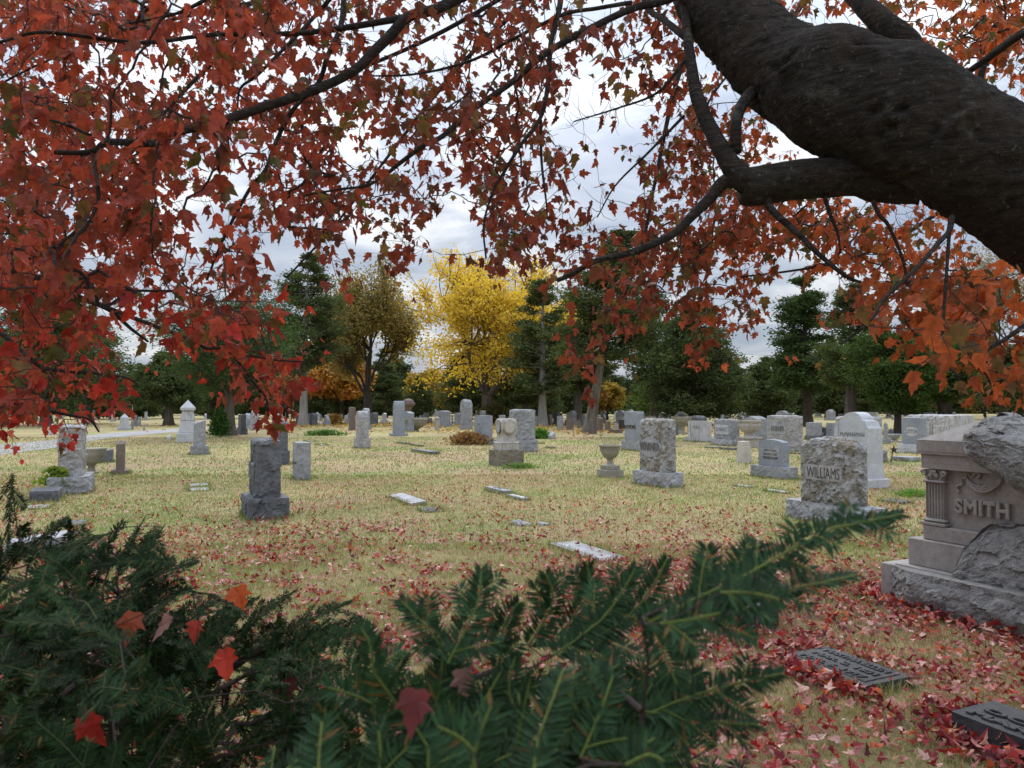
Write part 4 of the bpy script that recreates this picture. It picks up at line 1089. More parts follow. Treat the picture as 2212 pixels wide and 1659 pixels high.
# ------------------------------------------------------------------ maple leaf shape
half = [(0.16, -0.04), (0.36, 0.08), (0.30, 0.2), (0.5, 0.44), (0.36, 0.44), (0.2, 0.48), (0.23, 0.66), (0.12, 0.76)]
LEAF = np.array([(0, 0.3)] + [(0, 0)] + half + [(0, 1)] + [(-x, y) for x, y in half[::-1]])
NL = len(LEAF)
LF = np.array([(0, 1 + i, 1 + (i + 1) % (NL - 1)) for i in range(NL - 1)])
def leaves(pos, tip, nrm, size, color, fold=0.35, curl=0.25):
    """pos: base point; tip: direction of the blade; nrm: its normal"""
    n = len(pos)
    tip = tip / (np.linalg.norm(tip, axis=1)[:, None] + 1e-9)
    nrm = nrm - tip * np.sum(nrm * tip, 1)[:, None]; nrm /= np.linalg.norm(nrm, axis=1)[:, None] + 1e-9
    sd = np.cross(tip, nrm)
    fo = rng.normal(0, fold, n); cu = rng.normal(0, curl, n); asy = rng.normal(0, 0.12, n)
    lx = LEAF[:, 0][None] * rng.uniform(0.85, 1.1, n)[:, None]; ly = LEAF[:, 1][None] * np.ones((n, 1))
    lx = lx * (1 + rng.normal(0, 0.12, lx.shape)); ly = ly + rng.normal(0, 0.035, lx.shape) * (LEAF[:, 1] > 0.05)
    z = np.abs(lx) * fo[:, None] + (ly ** 2) * cu[:, None] - (np.abs(lx) ** 2) * (cu * 1.2)[:, None] + lx * asy[:, None] + rng.normal(0, 0.015, lx.shape)
    v = pos[:, None] + size[:, None, None] * (lx[..., None] * sd[:, None] + ly[..., None] * tip[:, None] + z[..., None] * nrm[:, None])
    f = (LF[None] + (np.arange(n) * NL)[:, None, None]).reshape(-1, 3)
    c = np.repeat(color, NL, 0) * np.tile(np.where(np.arange(NL) == 0, 0.9, 1.0), n)[:, None]
    return v.reshape(-1, 3), f, c

# fallen leaves
n = 360000
P = wedge(n, 1.6, 24, 0.8, 1.2)
d = np.hypot(P[:, 0], P[:, 1])
patch = fbm2(P, 1.3, 21); patch2 = fbm2(P, 0.45, 25)
ypx = CY + (EYE / P[:, 1]) * F + 20
dens = np.interp(P[:, 1], [1.6, 4.5, 6, 7.5, 9, 11, 14, 18, 24], [0.75, 0.85, 0.66, 0.46, 0.26, 0.08, 0.02, 0.006, 0.002])
bias = np.where(P[:, 0] / P[:, 1] > 0.15, 1.0, np.where(P[:, 0] / P[:, 1] < -0.35, 0.9, 1.1))
keep = rng.random(n) < dens * bias * np.clip((patch * 0.6 + patch2 * 0.55 - 0.36) * 4.2, 0.04, 1.6)
SMC = Vector((c.x, c.y, 0))
SL = [(C0 + U * 0.45 + V * 0.16, 0.46, 0.18, 0.9), (G(1830, 1462), 0.36, 0.15, 0.75), (Vector((c.x, c.y, 0)), Lm / 2 + 0.02, Tm / 2 + 0.04, 1.0), (G(1271, 1191), 0.6, 0.22, 0.9)]
for s_c, hx, hy, pr_ in SL:
    q_ = P - np.array([s_c.x, s_c.y]); a_ = np.abs(q_ @ np.array([U.x, U.y])) < hx; b_ = np.abs(q_ @ np.array([V.x, V.y])) < hy
    keep &= ~(a_ & b_ & (rng.random(n) < pr_))
P = P[keep]; n = len(P)
palette = np.array([(0.22, 0.022, 0.028), (0.33, 0.035, 0.030), (0.45, 0.18, 0.165), (0.46, 0.10, 0.03), (0.12, 0.014, 0.02), (0.58, 0.36, 0.31), (0.30, 0.14, 0.065)])
c = palette[rng.choice(7, n, p=[0.22, 0.20, 0.20, 0.08, 0.09, 0.13, 0.08])] * rng.uniform(0.75, 1.2, (n, 1))
ang = rng.uniform(0, 2 * np.pi, n)
tip = np.stack([np.cos(ang), np.sin(ang), rng.normal(0, 0.35, n)], 1)
nrm = np.stack([rng.normal(0, 0.4, n), rng.normal(0, 0.4, n), np.ones(n)], 1)
sz = rng.uniform(0.028, 0.058, n)
pos = np.stack([P[:, 0], P[:, 1], rng.uniform(0.025, 0.06, n)], 1)
v, f, cc = leaves(pos, tip, nrm, sz, c, 0.6, 0.45)
v[:, 2] = np.maximum(v[:, 2], 0.004)
tag(mk('fallen_leaves', v, f, M['litter'], None, cc), 'red, maroon and pink maple leaves strewn over the lawn', 'leaf litter', kind='stuff')
# drifts against the stones nearest the camera
DR = [(SMC, Lm / 2, Tm / 2, 560), (C0 + U * 0.45 + V * 0.16, 0.46, 0.17, 230), (G(1830, 1462), 0.36, 0.15, 230), (G(1601, 1350), 0.31, 0.17, 330)]
pp = []
for s_c, hx, hy, m_ in DR:
    e_ = rng.uniform(-1, 1, m_); sd_ = rng.integers(0, 3, m_); o_ = np.abs(rng.normal(0, 0.11, m_)) + 0.01
    a_ = np.where(sd_ == 0, e_ * hx * 1.1, np.where(sd_ == 1, -hx - o_, e_ * hx)); b_ = np.where(sd_ == 0, -hy - o_, np.where(sd_ == 1, e_ * hy, -hy - o_))
    pp.append(np.stack([s_c.x + U.x * a_ + V.x * b_, s_c.y + U.y * a_ + V.y * b_], 1))
pp = np.concatenate(pp); n = len(pp)
c2_ = palette[rng.choice(7, n, p=[0.24, 0.22, 0.18, 0.08, 0.12, 0.10, 0.06])] * rng.uniform(0.75, 1.2, (n, 1))
ang = rng.uniform(0, 6.283, n)
v, f, cc = leaves(np.stack([pp[:, 0], pp[:, 1], rng.uniform(0.02, 0.08, n)], 1), np.stack([np.cos(ang), np.sin(ang), rng.normal(0, 0.4, n)], 1), np.stack([rng.normal(0, 0.5, n), rng.normal(0, 0.5, n), np.ones(n)], 1), rng.uniform(0.04, 0.08, n), c2_, 0.6, 0.45)
v[:, 2] = np.maximum(v[:, 2], 0.004)
tag(mk('drifted_leaves', v, f, M['litter'], None, cc), 'maple leaves drifted against the nearest stones', 'leaf litter', kind='stuff')
# thin yellow litter under the yellow and brown trees
n = 5200
cx_ = rng.choice([0, 1, 2], n, p=[0.5, 0.3, 0.2])
cen = np.array([[-2, 66], [6, 50], [-18, 66]])[cx_]
P = cen + rng.normal(0, 1, (n, 2)) * np.array([[11, 6], [9, 4], [8, 6]])[cx_]
c = np.where(rng.random((n, 1)) < 0.6, np.array([[0.55, 0.36, 0.04]]), np.array([[0.30, 0.17, 0.06]])) * rng.uniform(0.7, 1.2, (n, 1))
ang = rng.uniform(0, 6.283, n)
v, f, cc = leaves(np.stack([P[:, 0], P[:, 1], rng.uniform(0.04, 0.09, n)], 1), np.stack([np.cos(ang), np.sin(ang), rng.normal(0, 0.3, n)], 1), np.stack([rng.normal(0, 0.5, n), rng.normal(0, 0.5, n), np.ones(n)], 1), rng.uniform(0.12, 0.22, n), c)
tag(mk('yellow_leaf_litter', v, f, M['litter'], None, cc), 'yellow and brown leaves fallen under the far trees', 'leaf litter', kind='stuff')

# ------------------------------------------------------------------ trees
def tufts(P, size, color, flat_=0.5, aspect=0.5, updir=None, tri=True):
    """leaf-clump faces at points P"""
    n = len(P)
    a = rng.normal(0, 1, (n, 3)); a[:, 2] *= flat_
    if updir is not None: a = a * 0.6 + updir
    a /= np.linalg.norm(a, axis=1)[:, None]
    b = rng.normal(0, 1, (n, 3)); b -= a * np.sum(a * b, 1)[:, None]; b /= np.linalg.norm(b, axis=1)[:, None]
    s = size[:, None]
    v = np.stack([P - a * s * 0.5 - b * s * aspect * 0.35, P - a * s * 0.1 + b * s * aspect * 0.55, P + a * s * 0.6, P + a * s * 0.05 - b * s * aspect * 0.5], 1).reshape(-1, 3)
    f = np.arange(4 * n).reshape(-1, 4)
    return v, f, np.repeat(color, 4, 0)

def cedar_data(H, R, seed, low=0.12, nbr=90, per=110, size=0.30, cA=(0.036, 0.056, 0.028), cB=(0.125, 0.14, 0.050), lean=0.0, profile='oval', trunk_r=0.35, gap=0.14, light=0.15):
    g = np.random.default_rng(seed)
    A, B, RA, RB, PP, CC = [], [], [], [], [], []
    bend = g.normal(0, 0.02 * H, 2)
    def axis(z): 
        t = z / H; return np.array([lean * z + bend[0] * t * t, bend[1] * t * t, z])
    zs = np.linspace(0, H * 0.97, 14)
    for a, b in zip(zs[:-1], zs[1:]):
        A.append(axis(a)); B.append(axis(b)); RA.append(max(0.03, trunk_r * (1 - a / H) ** 0.8 * (1 + 0.5 * math.exp(-a * 1.6)))); RB.append(max(0.025, trunk_r * (1 - b / H) ** 0.8 * (1 + 0.5 * math.exp(-b * 1.6))))
    for k in range(nbr):
        u = g.random() ** 1.1
        z = H * (low + (0.98 - low) * u)
        if profile == 'oval': pr = math.sin(math.pi * min(1, (0.16 + 0.84 * u)) ) ** 0.6 * (1 - 0.45 * u)
        elif profile == 'cone': pr = (1 - u) ** 0.75 * min(1, 0.65 + u * 2.5)
        elif profile == 'flat': pr = (0.5 + 0.5 * math.sin(u * 9 + seed)) * 0.55 + 0.45 * (1 - u) 
        else: pr = math.sqrt(max(0.02, 1 - (2 * u - 0.9) ** 2 / 1.25))
        if u < 0.3: pr = max(pr, 0.6)
        L_ = R * pr * g.uniform(0.62, 1.12) + 0.25
        az = g.uniform(0, 2 * math.pi)
        o = axis(z); up = g.uniform(-0.05, 0.35) if profile != 'round' else g.uniform(0.2, 0.9)
        e = o + np.array([math.cos(az) * L_, math.sin(az) * L_, L_ * up])
        mid = (o + e) / 2 + np.array([0, 0, -0.05 * L_])
        br = 0.02 + 0.02 * L_
        A += [o, mid]; B += [mid, e]; RA += [br, br * 0.6]; RB += [br * 0.6, 0.01]
        m_ = int(per * 1.7 * (0.35 + 0.65 * L_ / R))
        ncl = max(3, int(L_ * 2.2))
        shade = g.uniform(0.0, 1.0)
        for q in range(ncl):
            w_ = 0.3 + 0.75 * (q + g.random()) / ncl
            cen = o + (e - o) * w_ + g.normal(0, 0.12 * L_ * 0.5, 3) * np.array([1, 1, 0.6])
            if g.random() < gap: continue
            mm = max(4, m_ // ncl)
            rad = 0.16 * L_ + 0.22
            p = cen + g.normal(0, 1, (mm, 3)) * rad * np.array([0.62, 0.62, 0.30])
            PP.append(p)
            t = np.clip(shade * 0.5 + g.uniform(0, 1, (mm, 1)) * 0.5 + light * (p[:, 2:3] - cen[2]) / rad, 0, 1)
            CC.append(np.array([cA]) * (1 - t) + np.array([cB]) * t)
    P = np.concatenate(PP); Cc = np.concatenate(CC)
    sz = 0.78 * size * g.uniform(0.6, 1.3, len(P))
    outw = P - np.array([axis(min(H, max(0, z))) for z in P[:, 2]]); outw /= np.linalg.norm(outw, axis=1)[:, None] + 1e-6
    outw[:, 2] += 0.25
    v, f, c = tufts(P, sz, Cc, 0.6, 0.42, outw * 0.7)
    tv, tf = segs_vf(A, B, RA, RB, 7)
    return (tv, tf), (v, f, c)

def decid_data(H, R, seed, th=0.2, per=26, size=0.22, cols=((0.6, 0.4, 0.03), (0.45, 0.3, 0.03)), trunk_r=0.45, levels=4, dens=1.0, stems=1, upright=0.6, spread=0.6, keep=1.0, lown=0):
    g = np.random.default_rng(seed)
    A, B, RA, RB, tips = [], [], [], [], []
    def grow(p, d, L_, r, lv):
        n = 3
        q = p
        for i in range(n):
            d = d + g.normal(0, 0.10, 3); d[2] += 0.03; d /= np.linalg.norm(d)
            e = q + d * L_ / n
            A.append(q); B.append(e); RA.append(r * (1 - 0.35 * i / n)); RB.append(r * (1 - 0.35 * (i + 1) / n)); q = e
            if lv <= 2: tips.append((q, r))
            if lv <= levels - 2 and lv > 0 and g.random() < 0.5:
                dd = d + g.normal(0, 0.6, 3); dd /= np.linalg.norm(dd); grow(q, dd, L_ * 0.55, r * 0.45, lv - 1)
        if lv == 0: tips.append((q, r)); return
        k = 3 if lv >= levels - 1 else g.integers(2, 4)
        for i in range(k):
            dd = d * upright + g.normal(0, spread, 3); dd[2] = abs(dd[2]) * 0.8 + 0.05; dd /= np.linalg.norm(dd)
            grow(q, dd, L_ * g.uniform(0.68, 0.88), r * 0.62, lv - 1)
    for s in range(stems):
        d0 = np.array([g.normal(0, 0.05), g.normal(0, 0.05), 1.0]) if stems == 1 else np.array([math.cos(6.28 * s / stems) * 0.35, math.sin(6.28 * s / stems) * 0.35, 1.0])
        d0 /= np.linalg.norm(d0)
        A.append(np.zeros(3)); B.append(d0 * H * th); RA.append(trunk_r * 1.25); RB.append(trunk_r * 0.9)
        for i in range(5 if stems == 1 else 3):
            az = 6.28 * i / 5 + g.uniform(-0.4, 0.4); dd = np.array([math.cos(az) * 0.8, math.sin(az) * 0.8, g.uniform(0.35, 1.0)]) if i else np.array([0.05, 0, 1.0])
            dd /= np.linalg.norm(dd)
            grow(d0 * H * th * (1.0 - 0.05 * i), dd, H * 0.26, trunk_r * (0.7 if i == 0 else 0.45), levels)
    A_, B_ = np.array(A), np.array(B)
    T_ = np.array([t[0] for t in tips])
    # bring it to the measured height and spread
    zmax = np.percentile(T_[:, 2], 99); rmax = np.percentile(np.hypot(T_[:, 0], T_[:, 1]), 84)
    sx, sz_ = R / rmax, H / zmax
    S_ = np.array([sx, sx, sz_])
    A_, B_, T_ = A_ * S_, B_ * S_, T_ * S_
    T_ = T_[g.random(len(T_)) < keep]
    if lown:      # long low boughs that sweep outward and droop
        for i in range(lown):
            az = 6.283 * (i + g.random()) / lown; z0_ = H * g.uniform(0.26, 0.5); q = np.array([0, 0, z0_]); L_ = R * g.uniform(0.6, 1.02)
            zt_ = z0_ + H * g.uniform(-0.08, 0.10)
            for k_ in range(6):
                e = np.array([math.cos(az) * L_ * (k_ + 1) / 6, math.sin(az) * L_ * (k_ + 1) / 6, z0_ + (zt_ - z0_) * (k_ + 1) / 6 + H * 0.05 * math.sin(math.pi * (k_ + 1) / 6)]) + g.normal(0, 0.12, 3)
                A_ = np.vstack([A_, q]); B_ = np.vstack([B_, e]); RA.append(0.11 * (1 - k_ / 7)); RB.append(0.11 * (1 - (k_ + 1) / 7)); q = e
                if k_ >= 1: T_ = np.vstack([T_, e + g.normal(0, 0.75, (9, 3)) * np.array([1, 1, 0.7])])
    P = np.repeat(T_, per, 0) + g.normal(0, 1, (len(T_) * per, 3)) * np.array([0.42, 0.42, 0.32]) * dens
    sh = np.repeat(g.uniform(0, 1, (len(T_), 1)), per, 0) * 0.5 + g.uniform(0, 1, (len(P), 1)) * 0.5
    Cc = np.array([cols[0]]) * (1 - sh) + np.array([cols[1]]) * sh
    v, f, c = tufts(P, size * g.uniform(0.6, 1.3, len(P)), Cc, 0.8, 0.8)
    tv, tf = segs_vf(A_, B_, RA, RB, 7)
    return (tv, tf), (v, f, c)

def tree(name, label, cat, x, y, data, tmat, cmat, group=None, rz=0, sc=1):
    (tv, tf), (v, f, c) = data
    r = empty(name, (x, y, 0), rz); r.scale = (sc, sc, sc); tag(r, label, cat, group)
    mk('trunk', tv, tf, M[tmat], r); mk('crown', v, f, M[cmat], r, c)
    return r
def tree_at(name, label, cat, px, py, ptop, halfw, kind, seed, tmat='bark', rz=0, **kw):
    g = G(px, py); k = g.y / F
    H = (py - ptop) * k * 1.0; R = halfw * k
    if kind == 'cedar': dt = cedar_data(H, R, seed, **kw); cm = 'cedar'
    else: dt = decid_data(H, R, seed, **kw); cm = 'leafy'
    return tree(name, label, cat, g.x, g.y, dt, tmat, cm, None, rz)

EV = 'evergreen tree'
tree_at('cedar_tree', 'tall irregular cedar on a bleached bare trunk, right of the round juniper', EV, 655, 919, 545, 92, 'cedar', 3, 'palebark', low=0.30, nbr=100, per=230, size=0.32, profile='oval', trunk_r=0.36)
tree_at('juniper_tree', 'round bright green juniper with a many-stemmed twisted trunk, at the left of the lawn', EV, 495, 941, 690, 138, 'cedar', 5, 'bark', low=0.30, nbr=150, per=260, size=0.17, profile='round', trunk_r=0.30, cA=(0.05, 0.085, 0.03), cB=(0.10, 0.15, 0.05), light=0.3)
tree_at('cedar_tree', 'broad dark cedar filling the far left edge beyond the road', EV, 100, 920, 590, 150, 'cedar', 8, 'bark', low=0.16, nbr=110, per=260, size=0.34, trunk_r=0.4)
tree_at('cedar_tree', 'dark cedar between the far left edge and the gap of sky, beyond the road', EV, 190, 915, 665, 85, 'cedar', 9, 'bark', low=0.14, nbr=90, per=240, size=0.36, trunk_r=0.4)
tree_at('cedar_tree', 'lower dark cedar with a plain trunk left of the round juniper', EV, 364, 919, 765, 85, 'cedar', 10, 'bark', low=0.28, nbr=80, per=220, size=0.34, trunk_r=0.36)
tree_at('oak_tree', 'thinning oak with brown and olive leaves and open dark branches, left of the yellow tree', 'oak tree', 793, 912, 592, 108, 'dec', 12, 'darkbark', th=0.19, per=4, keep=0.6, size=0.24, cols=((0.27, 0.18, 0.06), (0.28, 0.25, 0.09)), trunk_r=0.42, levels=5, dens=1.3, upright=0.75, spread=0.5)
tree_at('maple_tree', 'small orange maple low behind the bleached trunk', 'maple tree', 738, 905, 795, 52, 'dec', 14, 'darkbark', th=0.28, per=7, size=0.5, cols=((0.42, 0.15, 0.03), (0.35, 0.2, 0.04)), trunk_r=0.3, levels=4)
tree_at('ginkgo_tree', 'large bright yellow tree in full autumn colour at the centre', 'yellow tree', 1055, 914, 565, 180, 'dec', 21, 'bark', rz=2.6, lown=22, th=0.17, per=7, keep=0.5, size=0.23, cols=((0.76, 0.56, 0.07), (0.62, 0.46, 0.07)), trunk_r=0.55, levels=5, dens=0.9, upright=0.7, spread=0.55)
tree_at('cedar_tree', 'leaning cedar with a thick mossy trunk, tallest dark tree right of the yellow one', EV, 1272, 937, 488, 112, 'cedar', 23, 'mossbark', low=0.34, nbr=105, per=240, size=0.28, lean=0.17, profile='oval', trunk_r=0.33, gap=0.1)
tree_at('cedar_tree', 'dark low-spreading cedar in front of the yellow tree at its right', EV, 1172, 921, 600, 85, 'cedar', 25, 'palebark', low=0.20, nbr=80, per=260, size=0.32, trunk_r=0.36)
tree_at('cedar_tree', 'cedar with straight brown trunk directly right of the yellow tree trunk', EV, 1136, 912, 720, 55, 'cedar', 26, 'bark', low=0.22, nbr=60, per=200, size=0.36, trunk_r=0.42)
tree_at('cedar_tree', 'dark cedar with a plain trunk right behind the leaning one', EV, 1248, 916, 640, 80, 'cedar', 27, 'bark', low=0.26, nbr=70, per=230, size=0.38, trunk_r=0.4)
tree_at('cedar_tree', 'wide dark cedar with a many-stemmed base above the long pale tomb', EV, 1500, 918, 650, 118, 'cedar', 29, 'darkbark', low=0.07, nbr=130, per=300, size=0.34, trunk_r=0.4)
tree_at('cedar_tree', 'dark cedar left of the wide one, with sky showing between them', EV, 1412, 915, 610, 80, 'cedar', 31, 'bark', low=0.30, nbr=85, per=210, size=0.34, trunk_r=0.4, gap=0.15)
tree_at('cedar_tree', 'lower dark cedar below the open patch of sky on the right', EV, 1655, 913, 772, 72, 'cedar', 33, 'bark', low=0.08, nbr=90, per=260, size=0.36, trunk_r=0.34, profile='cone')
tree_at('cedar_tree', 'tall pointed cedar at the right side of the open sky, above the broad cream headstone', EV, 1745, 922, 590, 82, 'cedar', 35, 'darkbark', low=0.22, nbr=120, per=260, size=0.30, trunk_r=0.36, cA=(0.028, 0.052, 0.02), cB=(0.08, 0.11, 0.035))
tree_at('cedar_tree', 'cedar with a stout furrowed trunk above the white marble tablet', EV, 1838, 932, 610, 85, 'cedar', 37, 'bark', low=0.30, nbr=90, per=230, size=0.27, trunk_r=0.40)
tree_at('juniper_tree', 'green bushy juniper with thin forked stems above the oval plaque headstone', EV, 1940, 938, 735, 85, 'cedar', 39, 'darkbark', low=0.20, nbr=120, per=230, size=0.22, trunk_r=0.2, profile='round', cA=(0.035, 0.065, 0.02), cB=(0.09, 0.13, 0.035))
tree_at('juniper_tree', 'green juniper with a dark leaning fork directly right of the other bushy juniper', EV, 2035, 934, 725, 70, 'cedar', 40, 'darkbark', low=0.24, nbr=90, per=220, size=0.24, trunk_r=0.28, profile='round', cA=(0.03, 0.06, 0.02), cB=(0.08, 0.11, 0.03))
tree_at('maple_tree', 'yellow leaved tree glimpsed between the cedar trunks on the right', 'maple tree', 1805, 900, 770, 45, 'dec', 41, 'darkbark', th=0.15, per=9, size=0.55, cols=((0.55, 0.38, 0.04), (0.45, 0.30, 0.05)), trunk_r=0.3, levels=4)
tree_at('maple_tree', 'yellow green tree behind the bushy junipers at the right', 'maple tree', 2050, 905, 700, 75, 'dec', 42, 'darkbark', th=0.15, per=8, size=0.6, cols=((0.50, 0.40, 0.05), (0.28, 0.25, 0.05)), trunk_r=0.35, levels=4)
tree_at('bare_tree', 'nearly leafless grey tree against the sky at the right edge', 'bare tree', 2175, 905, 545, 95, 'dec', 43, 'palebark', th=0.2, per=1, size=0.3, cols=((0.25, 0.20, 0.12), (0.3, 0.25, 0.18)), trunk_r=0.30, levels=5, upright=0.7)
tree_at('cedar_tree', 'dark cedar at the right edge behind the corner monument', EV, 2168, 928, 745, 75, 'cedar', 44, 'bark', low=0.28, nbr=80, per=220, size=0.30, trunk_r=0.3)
# trees further off: copies of a few kinds, each its own thing
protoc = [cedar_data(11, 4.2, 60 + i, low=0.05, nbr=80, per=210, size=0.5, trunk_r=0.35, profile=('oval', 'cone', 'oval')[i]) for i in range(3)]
protod = [decid_data(9, 4.2, 71, th=0.12, per=9, size=0.55, cols=((0.40, 0.25, 0.04), (0.25, 0.2, 0.05)), trunk_r=0.3, levels=4),
          decid_data(9, 4.2, 72, th=0.12, per=6, size=0.55, cols=((0.30, 0.17, 0.08), (0.22, 0.12, 0.05)), trunk_r=0.3, levels=4)]
KINDS = [('cedar_tree', 'dark cedar in the far tree line behind the headstones', EV, 'bark', 'cedar', 'far line of dark cedars')] * 3 + \
        [('maple_tree', 'small yellow brown tree in the far tree line', 'maple tree', 'darkbark', 'leafy', 'far yellow brown trees'),
         ('maple_tree', 'small rusty brown tree in the far tree line', 'maple tree', 'darkbark', 'leafy', 'far rusty brown trees')]
made = {}
g_ = np.random.default_rng(5)
for i in range(64):
    row = i % 2
    y = (98 if row == 0 else 128) + g_.uniform(-8, 14)
    x = (-0.74 + 1.5 * ((i // 2) + g_.uniform(-0.3, 0.3)) / 31) * y
    kk = int(g_.choice(5, p=[0.3, 0.28, 0.24, 0.10, 0.08]))
    px_ = CX + F * x / y
    sc = g_.uniform(0.42, 1.05) * (y / 105)
    if 1330 < px_ < 1400 or 1620 < px_ < 1700 or 240 < px_ < 320: sc *= 0.7
    nm, lb, ct, tm, cm, gr = KINDS[kk]
    if kk not in made:
        r_ = tree(nm, lb, ct, x, y, (protoc + protod)[kk], tm, cm, gr, g_.uniform(0, 6.28), sc); made[kk] = r_
    else:
        o = made[kk]; r_ = o.copy(); COL.objects.link(r_)
        for ch in o.children:
            c2 = ch.copy(); COL.objects.link(c2); c2.parent = r_
        r_.location = (x, y, 0); r_.rotation_euler = (0, 0, g_.uniform(0, 6.28)); r_.scale = (sc, sc, sc)
# far wood closing the horizon
P = []; 
n = 60000
th_ = g_.uniform(-0.85, 0.85, n); yy = g_.uniform(165, 190, n); xx = th_ * yy
hm = 5.5 + 3.5 * vnoise(np.stack([xx, yy * 0], 1), 9, 3) + 2.5 * vnoise(np.stack([xx, yy * 0], 1), 3.5, 8)
zz = g_.uniform(0, 1, n) ** 0.8 * hm
cl = vnoise(np.stack([xx, zz * 2], 1), 4, 31)[:, None]
cc = np.where(cl > 0.62, np.array([[0.16, 0.13, 0.04]]), np.array([[0.04, 0.058, 0.03]])) * g_.uniform(0.6, 1.3, (n, 1))
v, f, cc = tufts(np.stack([xx, yy, zz], 1), g_.uniform(0.7, 1.5, n), cc, 0.8, 0.7)
tag(mk('distant_woods', v, f, M['cedar'], None, cc), 'low dark wood closing the view behind the cemetery', 'woods', kind='stuff')

# far headstones, too small to tell apart
protos = []
for i, (mt, tp) in enumerate([('pale', 'flat'), ('grey', 'round'), ('marble', 'serp'), ('dark', 'flat')]):
    def wf(fx, fy, fz, x, y, z, tp=tp):
        e = 2 * fx - 1; return (x, y, z - (0.18 * e * e if tp != 'flat' and fz > 0.5 else 0))
    v1, f1 = rockbox(-0.34, 0.34, -0.14, 0.14, 0.2, 1.0, 0.12, 0.0, 'none', warp=wf)
    v2, f2 = box_vf(-0.48, 0.48, -0.22, 0.22, -0.02, 0.196)
    protos.append((mt, v1, f1, v2, f2))
made = {}
LB = ['small pale squared headstone far off among the trees', 'small grey rounded headstone far off among the trees', 'small white arched headstone far off among the trees', 'small dark squared headstone far off among the trees']
for i in range(150):
    y = g_.uniform(62, 125); px_ = g_.choice([g_.uniform(-60, 560), g_.uniform(560, 1300), g_.uniform(1250, 2250), g_.uniform(1300, 1800)])
    x = (px_ - CX) / F * y; kk = int(g_.integers(0, 4)); s = g_.uniform(0.7, 1.3)
    if kk not in made:
        mt, v1, f1, v2, f2 = protos[kk]
        r_ = empty('headstone', (x, y, 0), ROT); tag(r_, LB[kk], 'headstone', 'far headstones: ' + LB[kk].split(' far')[0])
        mk('tablet', v1, f1, M[mt], r_); mk('base', v2, f2, M[mt], r_); made[kk] = r_
    else:
        o = made[kk]; r_ = o.copy(); COL.objects.link(r_)
        for ch in o.children:
            c2 = ch.copy(); COL.objects.link(c2); c2.parent = r_
    r_.location = (x, y, 0); r_.rotation_euler = (0, 0, ROT + g_.uniform(-0.05, 0.05)); r_.scale = (s * g_.uniform(0.8, 1.5), s, s)

# ------------------------------------------------------------------ small plants
def plant(name, label, cat, px, py, rx, ry, h, n, size, colA, colB, up=0.8, mat='leafy', base_z=0.0, aspect=0.4, stems=10):
    g = G(px, py); r = empty(name, (g.x, g.y, base_z), 0); tag(r, label, cat)
    P = rng.normal(0, 0.4, (n, 3)) * np.array([rx, ry, 1]); P[:, 2] = rng.uniform(0.1, 1, n) * h * np.exp(-((P[:, 0] / rx) ** 2 + (P[:, 1] / ry) ** 2) * 0.6)
    t = rng.random((n, 1)); c = np.array([colA]) * t + np.array([colB]) * (1 - t)
    v, f, c = tufts(P, size * rng.uniform(0.6, 1.3, n), c, 1, aspect, np.array([[0, 0, up]]) + P * np.array([1.2, 1.2, 0]) / max(rx, ry))
    mk('foliage', v, f, M[mat], r, c)
    A = np.zeros((stems, 3)); A[:, :2] = rng.normal(0, 0.1, (stems, 2)); B = rng.normal(0, 0.35, (stems, 3)) * np.array([rx, ry, 0]); B[:, 2] = h * rng.uniform(0.5, 0.95, stems)
    v, f = segs_vf(A, B, [0.008] * stems, [0.003] * stems, 4); mk('stems', v, f, M['twig'], r)
    return r
plant('plant', 'yellow green leafy plant sitting on the dark plinth at the left', 'plant', 119, 1068, 0.34, 0.16, 0.36, 260, 0.09, (0.30, 0.36, 0.05), (0.12, 0.22, 0.05), base_z=0.17, aspect=0.9)
plant('plant', 'low patch of green ferny leaves in the mid left lawn', 'plant', 701, 941, 1.3, 0.5, 0.32, 900, 0.16, (0.12, 0.24, 0.06), (0.07, 0.15, 0.04), aspect=0.3)
plant('plant', 'dry brown and reddish plant clump at the foot of the smooth blue grey block', 'plant', 1012, 961, 1.0, 0.5, 0.55, 1100, 0.13, (0.30, 0.14, 0.08), (0.22, 0.16, 0.06), aspect=0.6)
plant('plant', 'leafy green plant left of the slanted desk-shaped marker', 'plant', 1167, 948, 0.55, 0.3, 0.5, 500, 0.28, (0.14, 0.28, 0.05), (0.08, 0.19, 0.04), aspect=0.22)
plant('plant', 'dry orange brown plant right of the small grey headstone under the oak', 'plant', 723, 918, 1.0, 0.6, 1.0, 500, 0.25, (0.36, 0.20, 0.06), (0.28, 0.18, 0.05))
plant('shrub', 'small dense dark green arborvitae at the foot of the round juniper', 'shrub', 474, 944, 0.55, 0.5, 1.5, 1900, 0.16, (0.04, 0.10, 0.025), (0.07, 0.13, 0.03), aspect=0.5)
plant('shrub', 'round olive shrub left of the big square rough headstone', 'shrub', 1068, 915, 1.9, 1.2, 1.9, 1600, 0.3, (0.10, 0.10, 0.035), (0.15, 0.12, 0.05))
plant('shrub', 'round dark green evergreen bush among the trees beyond the road at left', 'shrub', 235, 906, 4.0, 2.5, 4.0, 3000, 0.5, (0.03, 0.055, 0.02), (0.055, 0.08, 0.03))
plant('shrub', 'round bright green arborvitae at the left end of the wide dark cedar', 'shrub', 1425, 910, 3.4, 2.4, 5.2, 3000, 0.45, (0.05, 0.09, 0.025), (0.09, 0.13, 0.035))
plant('plant', 'purple flowers in the dark planter bowl left of the long pale tomb', 'flowers', 1472, 937, 0.35, 0.35, 0.35, 200, 0.12, (0.25, 0.12, 0.4), (0.1, 0.2, 0.06), base_z=0.95)
